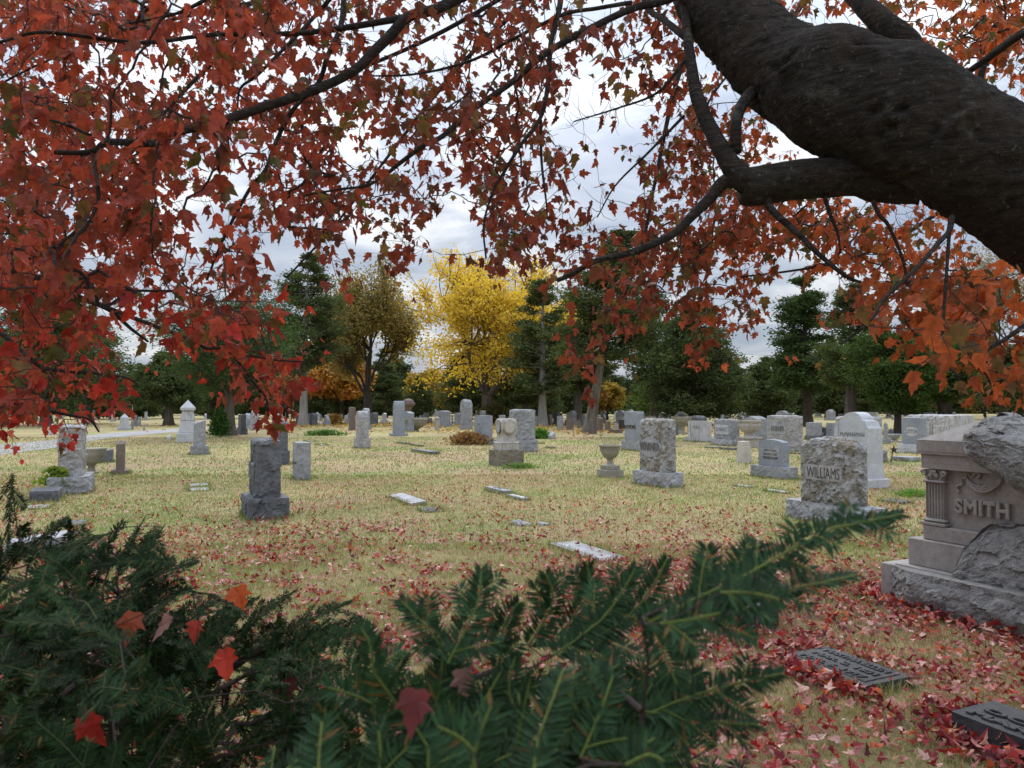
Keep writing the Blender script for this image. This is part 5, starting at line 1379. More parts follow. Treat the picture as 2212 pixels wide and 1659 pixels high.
plant('plant', 'tuft of brighter green grass beside the mossy base of the medallion monument', 'plant', 1125, 1012, 0.6, 0.2, 0.14, 500, 0.12, (0.12, 0.26, 0.05), (0.2, 0.3, 0.08), aspect=0.12)
plant('plant', 'tuft of tall green grass left of the column of the corner monument', 'plant', 1975, 1072, 0.4, 0.3, 0.12, 500, 0.11, (0.12, 0.28, 0.05), (0.2, 0.3, 0.08), aspect=0.12)
# ------------------------------------------------------------------ the red maple overhead
mt_ = empty('maple_tree', (3.05, 3.0, 0)); tag(mt_, 'big red maple whose thick dark limb and boughs hang over the view', 'maple tree')
MO = np.array([3.05, 3.0, 0.0])
def barktube(name, pts, rad, seg=0.02, sides=64, amp=0.012, k=14, seed=0, parent=None, lumps=()):
    P = catmull(pts, k); t0 = np.linspace(0, len(pts) - 1, len(P)); R_ = np.interp(t0, range(len(rad)), rad)
    v, f = tube_vf(P, R_, sides)
    out = []
    for i, p in enumerate(v):
        c_ = P[min(len(P) - 1, i // sides)]; q = Vector(p)
        n_ = Vector(p - c_); r_ = n_.length; n_.normalize()
        d = 0
        if amp:
            d = amp * (0.8 * noise.fractal(q * 7 + Vector((seed, 0, 0)), 0.8, 2.1, 5) + 1.1 * noise.noise(q * 2.6) + 0.35 * noise.fractal(q * 34, 0.8, 2.0, 3)) * min(1, r_ / 0.12 + 0.15)
            rg = abs(noise.noise(Vector((q.x * 16, q.y * 16, q.z * 16)))); d -= amp * 0.25 * max(0, 0.25 - rg) * 3
        out.append(np.array(q + n_ * d) - MO)
    out = np.array(out)
    if lumps:
        Cv = np.repeat(P, sides, 0) - MO; Nv = out - Cv[:len(out)]; Nv /= np.linalg.norm(Nv, axis=1)[:, None] + 1e-9
        for (lc, lr, la) in lumps:
            dd = np.linalg.norm(out - (np.array(lc) - MO), axis=1) / lr
            out = out + Nv * (la * np.exp(-dd * dd * 1.5))[:, None]
    return mk(name, np.array(out), f, M['maplebark'], parent, smooth=True)
def AP(l): return [At(*q) for q in l]
limb_pts = [Vector((3.10, 3.0, -0.1)), Vector((3.05, 3.0, 0.7)), Vector((2.78, 2.95, 1.45)), At(2530, 650, 2.85), At(2335, 492, 2.8), At(2168, 376, 2.8), At(2030, 296, 2.85), At(1870, 225, 2.95), At(1770, 190, 3.05), At(1683, 142, 3.2), At(1610, 75, 3.3), At(1545, 5, 3.4), At(1470, -90, 3.6), At(1340, -240, 4.0), At(1150, -420, 4.8), At(950, -560, 5.8)]
limb_r = [0.36, 0.30, 0.25, 0.236, 0.232, 0.230, 0.23, 0.225, 0.208, 0.19, 0.17, 0.154, 0.142, 0.13, 0.11, 0.08]
lumps = [(tuple(At(1800, 110, 2.9)), 0.14, 0.06), (tuple(At(1965, 160, 2.8)), 0.16, 0.05), (tuple(At(1900, 370, 2.75)), 0.16, 0.05), (tuple(At(2010, 420, 2.75)), 0.10, 0.03), (tuple(At(1760, 300, 2.95)), 0.2, 0.03)]
def on_front(px, py):      # where the sight line meets the limb
    best = None
    P_ = catmull(limb_pts, 10); R_ = np.interp(np.linspace(0, len(limb_pts) - 1, len(P_)), range(len(limb_r)), limb_r)
    x, y, z = ray(px, py); o = np.array([0, 0, EYE]); dv_ = np.array([x, y, z]); dv_ /= np.linalg.norm(dv_)
    for t_ in np.arange(1.8, 4.5, 0.01):
        q = o + dv_ * t_; dd = np.linalg.norm(P_ - q, axis=1) - R_
        if dd.min() < 0.01: return tuple(q)
    return tuple(o + dv_ * 3)
for arc in ([(2062, 480), (2030, 440), (2008, 390), (2003, 340), (2018, 290), (2050, 250), (2085, 225)], [(1790, 100), (1815, 98), (1840, 106), (1862, 100), (1885, 112)], [(1672, 148), (1690, 138), (1712, 124)], [(1868, 412), (1900, 430), (1940, 428), (1985, 445), (2020, 462)], [(1905, 300), (1925, 280), (1945, 272)], [(1880, 250), (1900, 240), (1930, 246), (1960, 236)]):
    A_ = catmull([Vector((a, b, 0)) for a, b in arc], 4)
    for q_ in A_: lumps.append((on_front(q_[0] + rng.normal(0, 2), q_[1] + rng.normal(0, 2)), 0.020, -0.014)); lumps.append((on_front(q_[0] + 14, q_[1] + 8), 0.025, 0.009))
barktube('trunk', limb_pts, limb_r, sides=170, amp=0.013, k=28, parent=mt_, lumps=lumps)
seeds = []
SR = []
def bough(l, rU, seed=0, sides=10, name='branch', amp=0.002, k=6, attach=True):
    """l: (px,py,depth); rU: radii in photo units"""
    pts = AP(l); rr = [r_ * q[2] / F for r_, q in zip(np.interp(np.linspace(0, 1, len(l)), np.linspace(0, 1, len(rU)), rU), l)]
    o = barktube(name, pts, rr, sides=sides, amp=amp, k=k, seed=seed, parent=mt_)
    if attach:
        P = catmull(pts, 5)
        seeds.extend([tuple(p) for p in P])
    return o
bough([(2010, 240, 2.95), (1960, 120, 2.9), (1906, 50, 2.9), (1850, -5, 3.0), (1780, -90, 3.2), (1700, -180, 3.6)], [60, 42, 28, 21, 18, 14], 1, 28, amp=0.006, k=10)
bough([(1985, 385, 2.9), (1900, 392, 2.95), (1847, 384, 2.95), (1752, 386, 2.97), (1670, 396, 3.0), (1632, 402, 3.0), (1606, 404, 3.0), (1598, 404, 3.0)], [58, 45, 39, 42, 41, 40, 38, 24], 2, 36, amp=0.008, k=10)
bough([(1640, 408, 3.0), (1606, 388, 2.98), (1576, 352, 3.0), (1545, 297, 3.05), (1520, 247, 3.1), (1501, 190, 3.15), (1489, 110, 3.25), (1480, 30, 3.35), (1470, -60, 3.5)], [24, 27, 22, 18, 16, 14, 11, 9, 8], 32, 24, amp=0.006, k=10)
bough([(1610, 390, 3.0), (1566, 392, 3.0), (1535, 426, 3.0), (1497, 464, 2.95), (1450, 508, 2.9), (1365, 545, 2.85), (1291, 562, 2.8), (1235, 592, 2.8), (1203, 606, 2.8)], [22, 15, 13, 11, 9, 7.5, 6.5, 6, 5], 3, 14)
bough([(1590, 330, 3.0), (1590, 270, 3.0), (1604, 225, 3.05), (1640, 180, 3.2)], [12, 12, 13, 13], 4, 14)
bough([(1100, -60, 3.4), (993, -5, 3.2), (940, 20, 3.1), (881, 37, 3.0), (845, 75, 2.95), (807, 112, 2.9), (770, 149, 2.85), (714, 180, 2.8), (651, 205, 2.7), (539, 242, 2.6), (465, 268, 2.5), (391, 283, 2.45), (335, 309, 2.4), (238, 307, 2.3), (205, 325, 2.3), (170, 330, 2.3), (119, 329, 2.3)], [13, 12, 11, 12, 11, 10, 10, 10, 9, 8, 7, 6, 5], 5, 14)
bough([(881, 37, 3.0), (770, 56, 2.9), (658, 71, 2.8), (539, 74, 2.7), (446, 76, 2.6), (335, 91, 2.5), (260, 89, 2.4), (130, 72, 2.3), (67, 72, 2.3), (0, 91, 2.3), (-80, 110, 2.3)], [8, 7, 5.5, 5, 4.5, 4.5, 4.5, 4, 4, 3.5, 3], 6)
bough([(238, 307, 2.3), (190, 290, 2.3), (149, 272, 2.3), (100, 257, 2.3), (67, 258, 2.3), (20, 280, 2.3)], [4, 3.5, 3, 2.5, 2], 7)
bough([(1500, -30, 3.45), (1432, 2, 3.3), (1365, 19, 3.2), (1272, 63, 3.1), (1179, 115, 3.0), (1105, 178, 2.95), (1030, 231, 2.9), (956, 294, 2.85), (919, 312, 2.8), (863, 353, 2.8), (826, 383, 2.8), (788, 402, 2.75), (733, 409, 2.7), (658, 422, 2.7)], [11, 9, 8, 8, 7.5, 7, 6.5, 6, 5.5, 5, 4, 3.5, 3, 2], 8)
bough([(1365, 5, 3.2), (1290, 18, 3.2), (1216, 32, 3.2), (1105, 86, 3.15), (1030, 126, 3.1), (956, 149, 3.1), (881, 162, 3.1), (807, 164, 3.1)], [5, 4.5, 4, 3.5, 3, 2.5, 2], 9)
bough([(1212, -20, 3.3), (1208, 20, 3.2), (1190, 93, 3.1), (1183, 186, 3.0), (1168, 253, 3.0), (1123, 316, 2.9), (1090, 370, 2.9), (1067, 409, 2.9), (1045, 484, 2.8), (1050, 558, 2.8)], [7, 6.5, 6, 5, 4.5, 4, 3, 2.5, 2], 10)
bough([(1168, 260, 3.0), (1170, 350, 2.95), (1179, 428, 2.9), (1183, 470, 2.9)], [4, 3, 2.5, 1.5], 11)
bough([(744, -20, 3.4), (736, 56, 3.3), (707, 123, 3.2), (688, 178, 3.2), (632, 238, 3.1), (595, 309, 3.1), (573, 368, 3.0), (539, 409, 3.0), (484, 513, 3.0), (446, 606, 3.0)], [6, 6, 5.5, 5, 5, 4.5, 4, 3.5, 2], 12)
bough([(720, -10, 3.0), (680, 35, 3.0), (632, 86, 2.9), (558, 160, 2.8), (520, 190, 2.8), (513, 231, 2.8)], [5, 4.5, 4, 3, 2], 13)
bough([(470, -15, 2.5), (400, 22, 2.5), (350, 37, 2.5), (280, 50, 2.5)], [5, 4, 3, 2], 14)
bough([(-60, 575, 3.2), (0, 585, 3.2), (60, 594, 3.2), (134, 621, 3.2), (179, 645, 3.2), (238, 671, 3.2), (283, 710, 3.2), (320, 738, 3.2)], [8, 7, 6.5, 6, 5, 4, 2.5], 15)
bough([(134, 615, 3.3), (193, 621, 3.3), (268, 627, 3.2), (387, 630, 3.2), (430, 640, 3.2)], [4.5, 4, 3, 2], 16)
bough([(200, 650, 3.2), (270, 680, 3.1), (327, 701, 3.0), (417, 737, 2.9), (446, 752, 2.9), (491, 755, 2.8), (521, 790, 2.8), (550, 829, 2.8), (574, 859, 2.8), (580, 900, 2.8)], [5, 4.5, 4, 3.5, 3, 2], 17)
bough([(500, 762, 2.8), (550, 770, 2.8), (595, 778, 2.8), (655, 781, 2.8)], [3, 2.5, 1.5], 18)
bough([(-60, 690, 3.3), (0, 719, 3.3), (60, 769, 3.2), (98, 796, 3.2), (190, 805, 3.2), (268, 815, 3.1), (298, 830, 3.1)], [5, 4.5, 4, 3, 2], 19)
bough([(-60, 845, 3.0), (0, 862, 3.0), (89, 883, 3.0), (149, 897, 3.0), (193, 906, 3.0), (214, 933, 3.0)], [4.5, 4, 3, 2], 20)
bough([(1780, 420, 2.95), (1792, 460, 2.9), (1809, 502, 2.9), (1815, 540, 2.9)], [5, 4, 2], 21)
bough([(1660, 415, 3.0), (1665, 450, 2.95), (1725, 506, 2.9), (1771, 551, 2.85), (1828, 597, 2.8), (1866, 612, 2.8)], [10, 8, 6, 5, 3], 22)
bough([(2056, 470, 2.7), (2050, 500, 2.5), (2029, 523, 2.4), (1979, 580, 2.2), (1911, 644, 2.1), (1879, 694, 2.0), (1816, 744, 2.0)], [7, 6, 5.5, 5, 4, 3, 2], 23)
bough([(2052, 480, 2.6), (2046, 570, 2.4), (2040, 660, 2.3), (2038, 739, 2.2), (2050, 790, 2.2), (2080, 820, 2.2)], [4, 3.5, 3, 2], 24)
bough([(1885, 433, 2.8), (1900, 465, 2.8), (1919, 487, 2.8), (1950, 560, 2.8), (1960, 620, 2.8)], [5, 4, 2.5], 25)
bough([(2300, 30, 3.0), (2212, 72, 3.0), (2151, 114, 3.1), (2083, 163, 3.2), (2040, 210, 3.3)], [9, 8, 7, 6], 26)
bough([(2290, 20, 3.4), (2180, 90, 3.5), (2132, 130, 3.5), (2117, 175, 3.5), (2110, 230, 3.5)], [9, 8, 7, 6], 27)
bough([(1480, 80, 3.3), (1430, 40, 3.6), (1400, 20, 3.8), (1380, -30, 4.0)], [8, 7, 6, 5], 28)
bough([(2330, 540, 2.6), (2260, 660, 2.4), (2190, 720, 2.3), (2120, 770, 2.3), (2140, 830, 2.3)], [9, 6, 4, 2], 29)
bough([(1480, 130, 3.2), (1420, 200, 3.2), (1330, 235, 3.2), (1240, 262, 3.2)], [4, 3, 2, 1.2], 30)
bough([(1478, 250, 3.2), (1400, 330, 3.2), (1330, 400, 3.2), (1290, 470, 3.2)], [3.5, 3, 2, 1.2], 31)
# deeper boughs further back in the crown
for i, (a, b) in enumerate([((1300, -150), (200, 420)), ((900, -150), (-100, 250)), ((700, -120), (50, 640)), ((1250, -80), (620, 560)), ((1480, 150), (1350, 620)), ((2250, 350), (1600, 620)), ((2300, 100), (2150, 650)), ((1750, -50), (1500, 300))]):
    d0 = 5.0
    bough([(a[0] + (b[0] - a[0]) * t_, a[1] + (b[1] - a[1]) * t_ + 40 * math.sin(t_ * 5 + i), d0 - 0.9 * t_) for t_ in np.linspace(0, 1, 7)], [6, 5, 3, 2], 40 + i, 8)

MAP = """9 9 9 8 6 9 8 7 7 6 5 6 7 5 4 6 7 7 5 4 5 5 6 8
8 9 8 9 7 8 8 6 4 5 5 7 7 6 6 4 7 7 3 4 5 6 7 9
8 8 5 5 8 8 7 6 6 4 4 6 6 5 6 7 6 3 3 3 3 4 7 7
8 7 7 6 5 8 7 5 7 5 5 4 8 5 4 7 6 5 3 3 3 3 4 6
9 8 8 8 7 7 8 8 8 7 7 7 7 2 2 6 6 5 3 3 3 3 3 3
9 9 7 9 8 8 8 7 6 8 8 7 7 2 1 5 7 6 3 3 3 3 3 3
8 8 7 9 8 7 7 8 6 3 6 6 6 5 2 5 8 7 4 3 3 3 3 3
8 9 9 8 7 4 7 7 5 5 6 8 6 5 1 7 6 3 3 3 3 3 3 3
9 8 9 9 6 5 7 8 6 6 5 8 5 3 2 6 8 7 7 6 4 3 3 3
9 7 8 9 6 7 7 7 6 6 1 7 7 6 2 7 7 8 8 8 7 5 3 3
9 9 9 8 5 6 6 7 4 5 2 6 8 6 5 8 8 9 8 8 8 6 4 2
9 9 8 8 5 8 2 1 4 5 1 7 7 6 7 8 8 7 3 7 8 7 7 4
9 9 8 7 6 8 4 0 3 3 0 1 2 4 6 7 7 6 3 5 8 9 9 6
9 8 6 6 7 7 5 2 0 0 0 0 0 2 7 7 7 6 0 2 6 8 9 6
7 7 5 3 7 8 5 0 0 0 0 0 0 4 5 2 6 4 0 1 4 6 9 6
7 6 4 2 6 7 7 3 0 0 0 0 0 5 2 0 5 1 0 1 2 3 7 7
7 7 7 2 1 5 7 1 0 0 0 0 0 4 1 0 0 0 0 0 0 1 6 7
8 7 5 0 0 2 7 0 0 0 0 0 0 1 0 0 0 0 0 0 0 0 1 4
6 5 3 0 0 0 6 0 0 0 0 0 0 0 0 0 0 0 0 0 0 0 0 0
2 1 0 0 0 0 0 0 0 0 0 0 0 0 0 0 0 0 0 0 0 0 0 0"""
MAP = [[int(c) for c in l.split()] for l in MAP.split('\n')]
CW, CH = 2212 / 24, 50.0
nodes, npx = [], []
LPN = 4
DENS = 0.85
for j in range(-3, 20):
    for i in range(-3, 27):
        inside = 0 <= i < 24 and 0 <= j < 20
        cv = MAP[min(19, max(0, j))][min(23, max(0, i))]
        if not inside: cv = min(cv, 6)
        if cv == 0: continue
        c = [0, 0.02, 0.06, 0.14, 0.24, 0.38, 0.52, 0.68, 0.85, 0.95][cv]
        target = -math.log(1 - c) * DENS
        acc = 0.0
        while acc < target:
            px = (i + rng.random()) * CW; py = (j + rng.random()) * CH
            u_ = rng.random()
            if px > 1800 and py > 620: d = 1.5 + 2.0 * u_ if rng.random() < 0.14 else 2.3 + 2.0 * u_
            elif px > 1400 and py < 620: d = 3.6 + 2.6 * u_
            elif px < 620: d = 2.1 + 1.2 * u_ if rng.random() < 0.22 else 3.3 + 3.2 * u_
            elif px > 1330: d = 3.2 + 3.0 * u_
            else: d = 2.5 + 1.2 * u_ if rng.random() < 0.25 else 3.4 + 2.6 * u_
            if px > 1550 and py < 520 and d < 3.5: d += 1.0       # behind the big limb
            s = 0.058 * F / d
            if py - 0.7 * s < 0 and inside is False: pass
            nodes.append(tuple(At(px, py - 0.75 * s, d))); npx.append((px, py, d))
            acc += LPN * 0.215 * s * s / (CW * CH) * (1.0)
nodes = np.array(nodes); npx = np.array(npx)
# grow twigs: nearest-neighbour tree from the boughs outward
SP = np.array(seeds); ns = len(SP); NN = len(nodes)
W3 = np.array([1, 1, 1.0])
best = np.full(NN, 1e9); par = np.zeros(NN, int)
for k in range(0, ns, 200):
    D = np.linalg.norm(nodes[:, None] - SP[None, k:k + 200], axis=2); a = D.argmin(1); dv = D[np.arange(NN), a]
    u_ = dv < best; best[u_] = dv[u_]; par[u_] = a[u_] + k
done = np.zeros(NN, bool); order = []
for _ in range(NN):
    b2 = np.where(done, 1e9, best); i = int(b2.argmin()); done[i] = True; order.append(i)
    D = np.linalg.norm(nodes - nodes[i], axis=1) * 1.02; u_ = (D < best) & ~done; best[u_] = D[u_]; par[u_] = ns + i
cnt = np.ones(NN)
for i in reversed(order):
    if par[i] >= ns: cnt[par[i] - ns] += cnt[i]
allp = np.concatenate([SP, nodes])
A, B, RA, RB = [], [], [], []
for i in range(NN):
    p0, p1 = allp[par[i]], nodes[i]
    L_ = np.linalg.norm(p1 - p0); r0 = 0.0011 * cnt[i] ** 0.38; r0 = min(r0, 0.006)
    m1 = p0 + (p1 - p0) * 0.35 + rng.normal(0, 0.05, 3) * L_; m2 = p0 + (p1 - p0) * 0.7 + rng.normal(0, 0.05, 3) * L_ - np.array([0, 0, 0.03 * L_])
    A += [p0, m1, m2]; B += [m1, m2, p1]; RA += [r0 * 1.1, r0, r0 * 0.95]; RB += [r0, r0 * 0.95, r0 * 0.85]
# bare hooked twiglets in the open sky
for (px, py, d, n_) in [(1310, 215, 3.2, 9), (1260, 250, 3.2, 7), (960, 90, 3.1, 8), (1370, 330, 3.2, 6), (1290, 440, 3.2, 5), (930, 150, 3.1, 8), (620, 620, 3.2, 4), (1340, 160, 3.2, 8)]:
    c_ = np.array(At(px, py, d)); near_ = np.argsort(np.linalg.norm(allp - c_, axis=1))[:8]
    for _ in range(n_):
        p = allp[near_[rng.integers(0, 8)]]; dr = rng.normal(0, 1, 3); dr[2] -= 0.4; dr /= np.linalg.norm(dr)
        for q in range(4):
            e_ = p + dr * 0.03; A.append(p); B.append(e_); RA.append(0.0013 - 0.0002 * q); RB.append(0.0011 - 0.0002 * q); p = e_; dr = dr + rng.normal(0, 0.25, 3) + np.array([0, 0, 0.25]); dr /= np.linalg.norm(dr)
# leaves hang from each node on petioles
n = NN * LPN
nb = np.repeat(nodes, LPN, 0); px_ = np.repeat(npx[:, 0], LPN); py_ = np.repeat(npx[:, 1], LPN)
back = np.repeat(allp[par] - nodes, LPN, 0) * rng.uniform(0, 0.6, (n, 1))
st = nb + back
pd = rng.normal(0, 1, (n, 3)) * 0.8 + np.array([0, 0, -0.5]); pd /= np.linalg.norm(pd, axis=1)[:, None]
pl = rng.uniform(0.025, 0.07, n)[:, None]
lb = st + pd * pl
A = np.concatenate([np.array(A), st]); B = np.concatenate([np.array(B), lb]); RA = np.concatenate([RA, np.full(n, 0.0009)]); RB = np.concatenate([RB, np.full(n, 0.0007)])
v, f = segs_vf(A, B, RA, RB, 5)
tw = mk('twigs', v - MO, f, M['twig'], mt_); tw['kind'] = 'stuff'
tip = pd * 0.45 + np.array([0, 0, -0.85]) + rng.normal(0, 0.45, (n, 3))
nrm = rng.normal(0, 1, (n, 3)) * np.array([1, 1, 0.7])
size = rng.uniform(0.038, 0.071, n)
R1 = np.array([0.31, 0.060, 0.036]); R2 = np.array([0.18, 0.042, 0.025]); R3 = np.array([0.37, 0.090, 0.032]); OL = np.array([0.13, 0.078, 0.028]); BR = np.array([0.30, 0.030, 0.022])
wx = np.interp(px_, [0, 500, 900, 1400, 1650, 2212], [0, 0.25, 1, 0.9, 1.6, 2.0])[:, None]
c = np.where(wx < 1, R1 * (1 - wx) + R2 * wx, R2 * (2 - wx) + R3 * (wx - 1))
c = np.where((py_ > 640)[:, None] & (rng.random((n, 1)) < 0.45) & (px_ < 700)[:, None], BR, c)
c = np.where(rng.random((n, 1)) < 0.10 + 0.06 * (wx > 0.7), OL, c)
c = np.where(rng.random((n, 1)) < 0.2, c * np.array([0.62, 0.95, 0.9]), c)
c = c * rng.uniform(0.65, 1.35, (n, 1))
v, f, cc = leaves(lb, tip, nrm, size, c, 0.4, 0.3)
fo = mk('foliage', v - MO, f, M['mapleleaf'], mt_, cc)
print('maple leaves', n, 'nodes', NN)

# ------------------------------------------------------------------ yew shrubs in the foreground
class Yew:
    def __init__(s): s.A = []; s.B = []; s.ra = []; s.rb = []; s.nb = []; s.nd = []; s.nn = []; s.nl = []; s.nc = []; s.gA = []; s.gB = []; s.gr = []
    def shoot(s, P, nrm, nl=0.022, col=(0.012, 0.028, 0.008), step=0.0030, r=0.0014, taper=True):
        P = np.asarray(P, float)
        seg = np.linalg.norm(np.diff(P, axis=0), axis=1); L_ = seg.sum(); cum = np.concatenate([[0], np.cumsum(seg)])
        m = max(4, int(L_ / step)); t = (np.arange(m) + 0.5) / m * L_
        X = np.stack([np.interp(t, cum, P[:, k]) for k in range(3)], 1)
        T = np.gradient(X, axis=0); T /= np.linalg.norm(T, axis=1)[:, None] + 1e-9
        nrm = np.asarray(nrm, float); S_ = np.cross(T, nrm); S_ /= np.linalg.norm(S_, axis=1)[:, None] + 1e-9
        Nn = np.cross(S_, T)
        for sg in (-1, 1):
            w = rng.uniform(0.78, 1.1, m) * nl
            if taper: w = w * np.interp(t / L_, [0, 0.12, 0.8, 1], [0.75, 1, 0.95, 0.55])
            fw = np.interp(t / L_, [0, 0.7, 1], [0.35, 0.55, 1.6])[:, None]
            d = S_ * sg + T * fw + Nn * rng.normal(0.12, 0.16, (m, 1)) + rng.normal(0, 0.07, (m, 3))
            d /= np.linalg.norm(d, axis=1)[:, None]
            s.nb.append(X); s.nd.append(d); s.nn.append(Nn + rng.normal(0, 0.2, (m, 3))); s.nl.append(w)
            s.nc.append(np.where(rng.random((m, 1)) < 0.03, np.array([[0.10, 0.06, 0.02]]), np.array([col]) * rng.uniform(0.6, 1.5, (m, 1))))
        k = min(len(P) - 1, 5); idx = np.linspace(0, len(P) - 1, k + 1).astype(int)
        for a, b in zip(idx[:-1], idx[1:]): s.gA.append(P[a]); s.gB.append(P[b]); s.gr.append(r)
    def spray(s, pts, nrm, side=0.09, gap=0.022, nl=0.022, start=0.1, col=(0.012, 0.028, 0.008), ang=0.9):
        P = catmull(pts, 8); seg = np.linalg.norm(np.diff(P, axis=0), axis=1); cum = np.concatenate([[0], np.cumsum(seg)]); L_ = cum[-1]
        s.shoot(P, nrm, nl, col)
        t = start * L_; sg = 1
        nrm = np.asarray(nrm, float) / np.linalg.norm(nrm)
        while t < L_ * 0.93:
            X = np.array([np.interp(t, cum, P[:, k]) for k in range(3)]); X2 = np.array([np.interp(min(L_, t + 0.004), cum, P[:, k]) for k in range(3)])
            T = X2 - X; T /= np.linalg.norm(T) + 1e-9
            S_ = np.cross(T, nrm); S_ /= np.linalg.norm(S_)
            sl = side * (1 - t / L_) ** 0.6 * rng.uniform(0.6, 1.15)
            d = T * math.cos(ang) + S_ * sg * math.sin(ang) + nrm * rng.normal(0, 0.15); d /= np.linalg.norm(d)
            if sl > 0.018:
                e = X + d * sl + T * sl * 0.12 + np.array([0, 0, -0.12 * sl])
                Q = catmull([X, (X + e) / 2 + np.array([0, 0, 0.03 * sl]), e], 6)
                s.shoot(Q, nrm + rng.normal(0, 0.15, 3), nl * 0.95, np.array(col) * rng.uniform(0.8, 1.25), r=0.001)
                if sl > 0.07 and rng.random() < 0.6:
                    d2 = T * 0.5 + S_ * sg * 0.2 + nrm * 0.1; e2 = (X + e) / 2 + d2 * sl * 0.5; s.shoot([(X + e) / 2, ((X + e) / 2 + e2) / 2, e2], nrm, nl * 0.9, col, r=0.0009)
            t += gap * rng.uniform(0.7, 1.3); sg = -sg
    def build(s, root):
        B0 = np.array(root.location)
        nb, nd, nn, nl, nc = [np.concatenate(q) for q in (s.nb, s.nd, s.nn, s.nl, s.nc)]
        S_ = np.cross(nd, nn); S_ /= np.linalg.norm(S_, axis=1)[:, None] + 1e-9; nn = np.cross(S_, nd)
        w = 0.0019; n = len(nb); L_ = nl[:, None]
        bend = -0.10 * L_ * nn
        v = np.stack([nb, nb + nd * L_ * 0.35 + S_ * w, nb + nd * L_ + bend, nb + nd * L_ * 0.35 - S_ * w], 1).reshape(-1, 3)
        mk('foliage', v - B0, np.arange(4 * n).reshape(-1, 4), M['needle'], root, np.repeat(nc, 4, 0))
        v, f = segs_vf(s.gA, s.gB, s.gr, np.array(s.gr) * 0.8, 5); mk('green_shoots', v - B0, f, M['shoot_near' if root is r2 else 'shoot'], root)
        if s.A:
            v, f = segs_vf(s.A, s.B, s.ra, s.rb, 7); mk('stems', v - B0, f, M['twig'], root)
        print('needles', n)
M['shoot'] = stone_mat('green brown shoot', (0.03, 0.045, 0.012), (0.05, 0.055, 0.016), dark=0, speck=0.1, bump=0.05)
M['shoot_near'] = stone_mat('yellow green shoot', (0.05, 0.085, 0.016), (0.10, 0.12, 0.022), dark=0, speck=0.1, bump=0.05)
def link(s, seedp, targets, rmin=0.0015):
    """join spray bases to the stems with a nearest-neighbour tree"""
    T = np.array(targets); SPn = np.array(seedp); m = len(T); k0 = len(SPn)
    D = np.linalg.norm(T[:, None] - SPn[None], axis=2); par = D.argmin(1); best = D.min(1); done = np.zeros(m, bool); order = []
    for _ in range(m):
        i = int(np.where(done, 1e9, best).argmin()); done[i] = True; order.append(i)
        D = np.linalg.norm(T - T[i], axis=1); u_ = (D < best) & ~done; best[u_] = D[u_]; par[u_] = k0 + i
    cnt = np.ones(m)
    for i in reversed(order):
        if par[i] >= k0: cnt[par[i] - k0] += cnt[i]
    al = np.concatenate([SPn, T])
    for i in range(m):
        p0, p1 = al[par[i]], T[i]; r = min(0.0055, rmin * cnt[i] ** 0.42); mid = (p0 + p1) / 2 + rng.normal(0, 0.06, 3) * np.linalg.norm(p1 - p0)
        s.A += [p0, mid]; s.B += [mid, p1]; s.ra += [r * 1.1, r]; s.rb += [r, r * 0.9]

def inpoly(x, y, poly):
    c = False; j = len(poly) - 1
    for i in range(len(poly)):
        xi, yi = poly[i]; xj, yj = poly[j]
        if (yi > y) != (yj > y) and x < (xj - xi) * (y - yi) / (yj - yi) + xi: c = not c
        j = i
    return c

# shrub at the left, a little farther away
y1 = Yew(); r1 = empty('yew_shrub', (-0.85, 1.8, 0)); tag(r1, 'dark evergreen needle shrub filling the lower left corner, finer and farther than its neighbour', 'shrub')
polyL = [(-60, 1150), (56, 1132), (112, 1140), (145, 1120), (150, 1170), (208, 1152), (240, 1135), (283, 1132), (309, 1122), (350, 1140), (350, 1170), (338, 1200), (425, 1216), (400, 1270), (345, 1280), (390, 1308), (521, 1290), (632, 1275), (688, 1306), (750, 1305), (722, 1358), (700, 1410), (735, 1455), (720, 1530), (750, 1700), (-60, 1700)]
gapL = [(385, 1500), (470, 1480), (600, 1500), (620, 1600), (540, 1650), (470, 1640), (400, 1600)]
tg = []
# traced tips along its outline: (base px,py) -> (tip px,py), depth
for (bx, by, tx, ty, d) in [(20, 1230, 62, 1130, 1.7), (60, 1220, 142, 1120, 1.75), (140, 1240, 150, 1122, 1.8), (210, 1250, 262, 1130, 1.8), (250, 1260, 312, 1120, 1.75), (290, 1270, 355, 1135, 1.85), (260, 1290, 428, 1214, 1.7), (280, 1300, 405, 1278, 1.7), (330, 1390, 470, 1300, 1.8), (420, 1400, 560, 1290, 1.9), (500, 1400, 640, 1275, 1.9), (540, 1420, 760, 1298, 1.9), (560, 1450, 735, 1345, 1.9), (580, 1480, 745, 1440, 1.9), (0, 1260, -10, 1160, 1.7), (180, 1280, 225, 1180, 1.8), (100, 1290, 110, 1175, 1.7),
                            (600, 1560, 725, 1500, 1.8), (450, 1420, 520, 1330, 1.85)]:
    b, t = np.array(At(bx, by, d + 0.08)), np.array(At(tx, ty, d))
    m_ = (b + t) / 2 + np.array([0, 0, 0.015]); tg.append(b)
    y1.spray([b, m_, t], (rng.normal(0, 0.35), -0.55, 0.8), 0.075, 0.02, 0.021)
cnt_ = 0
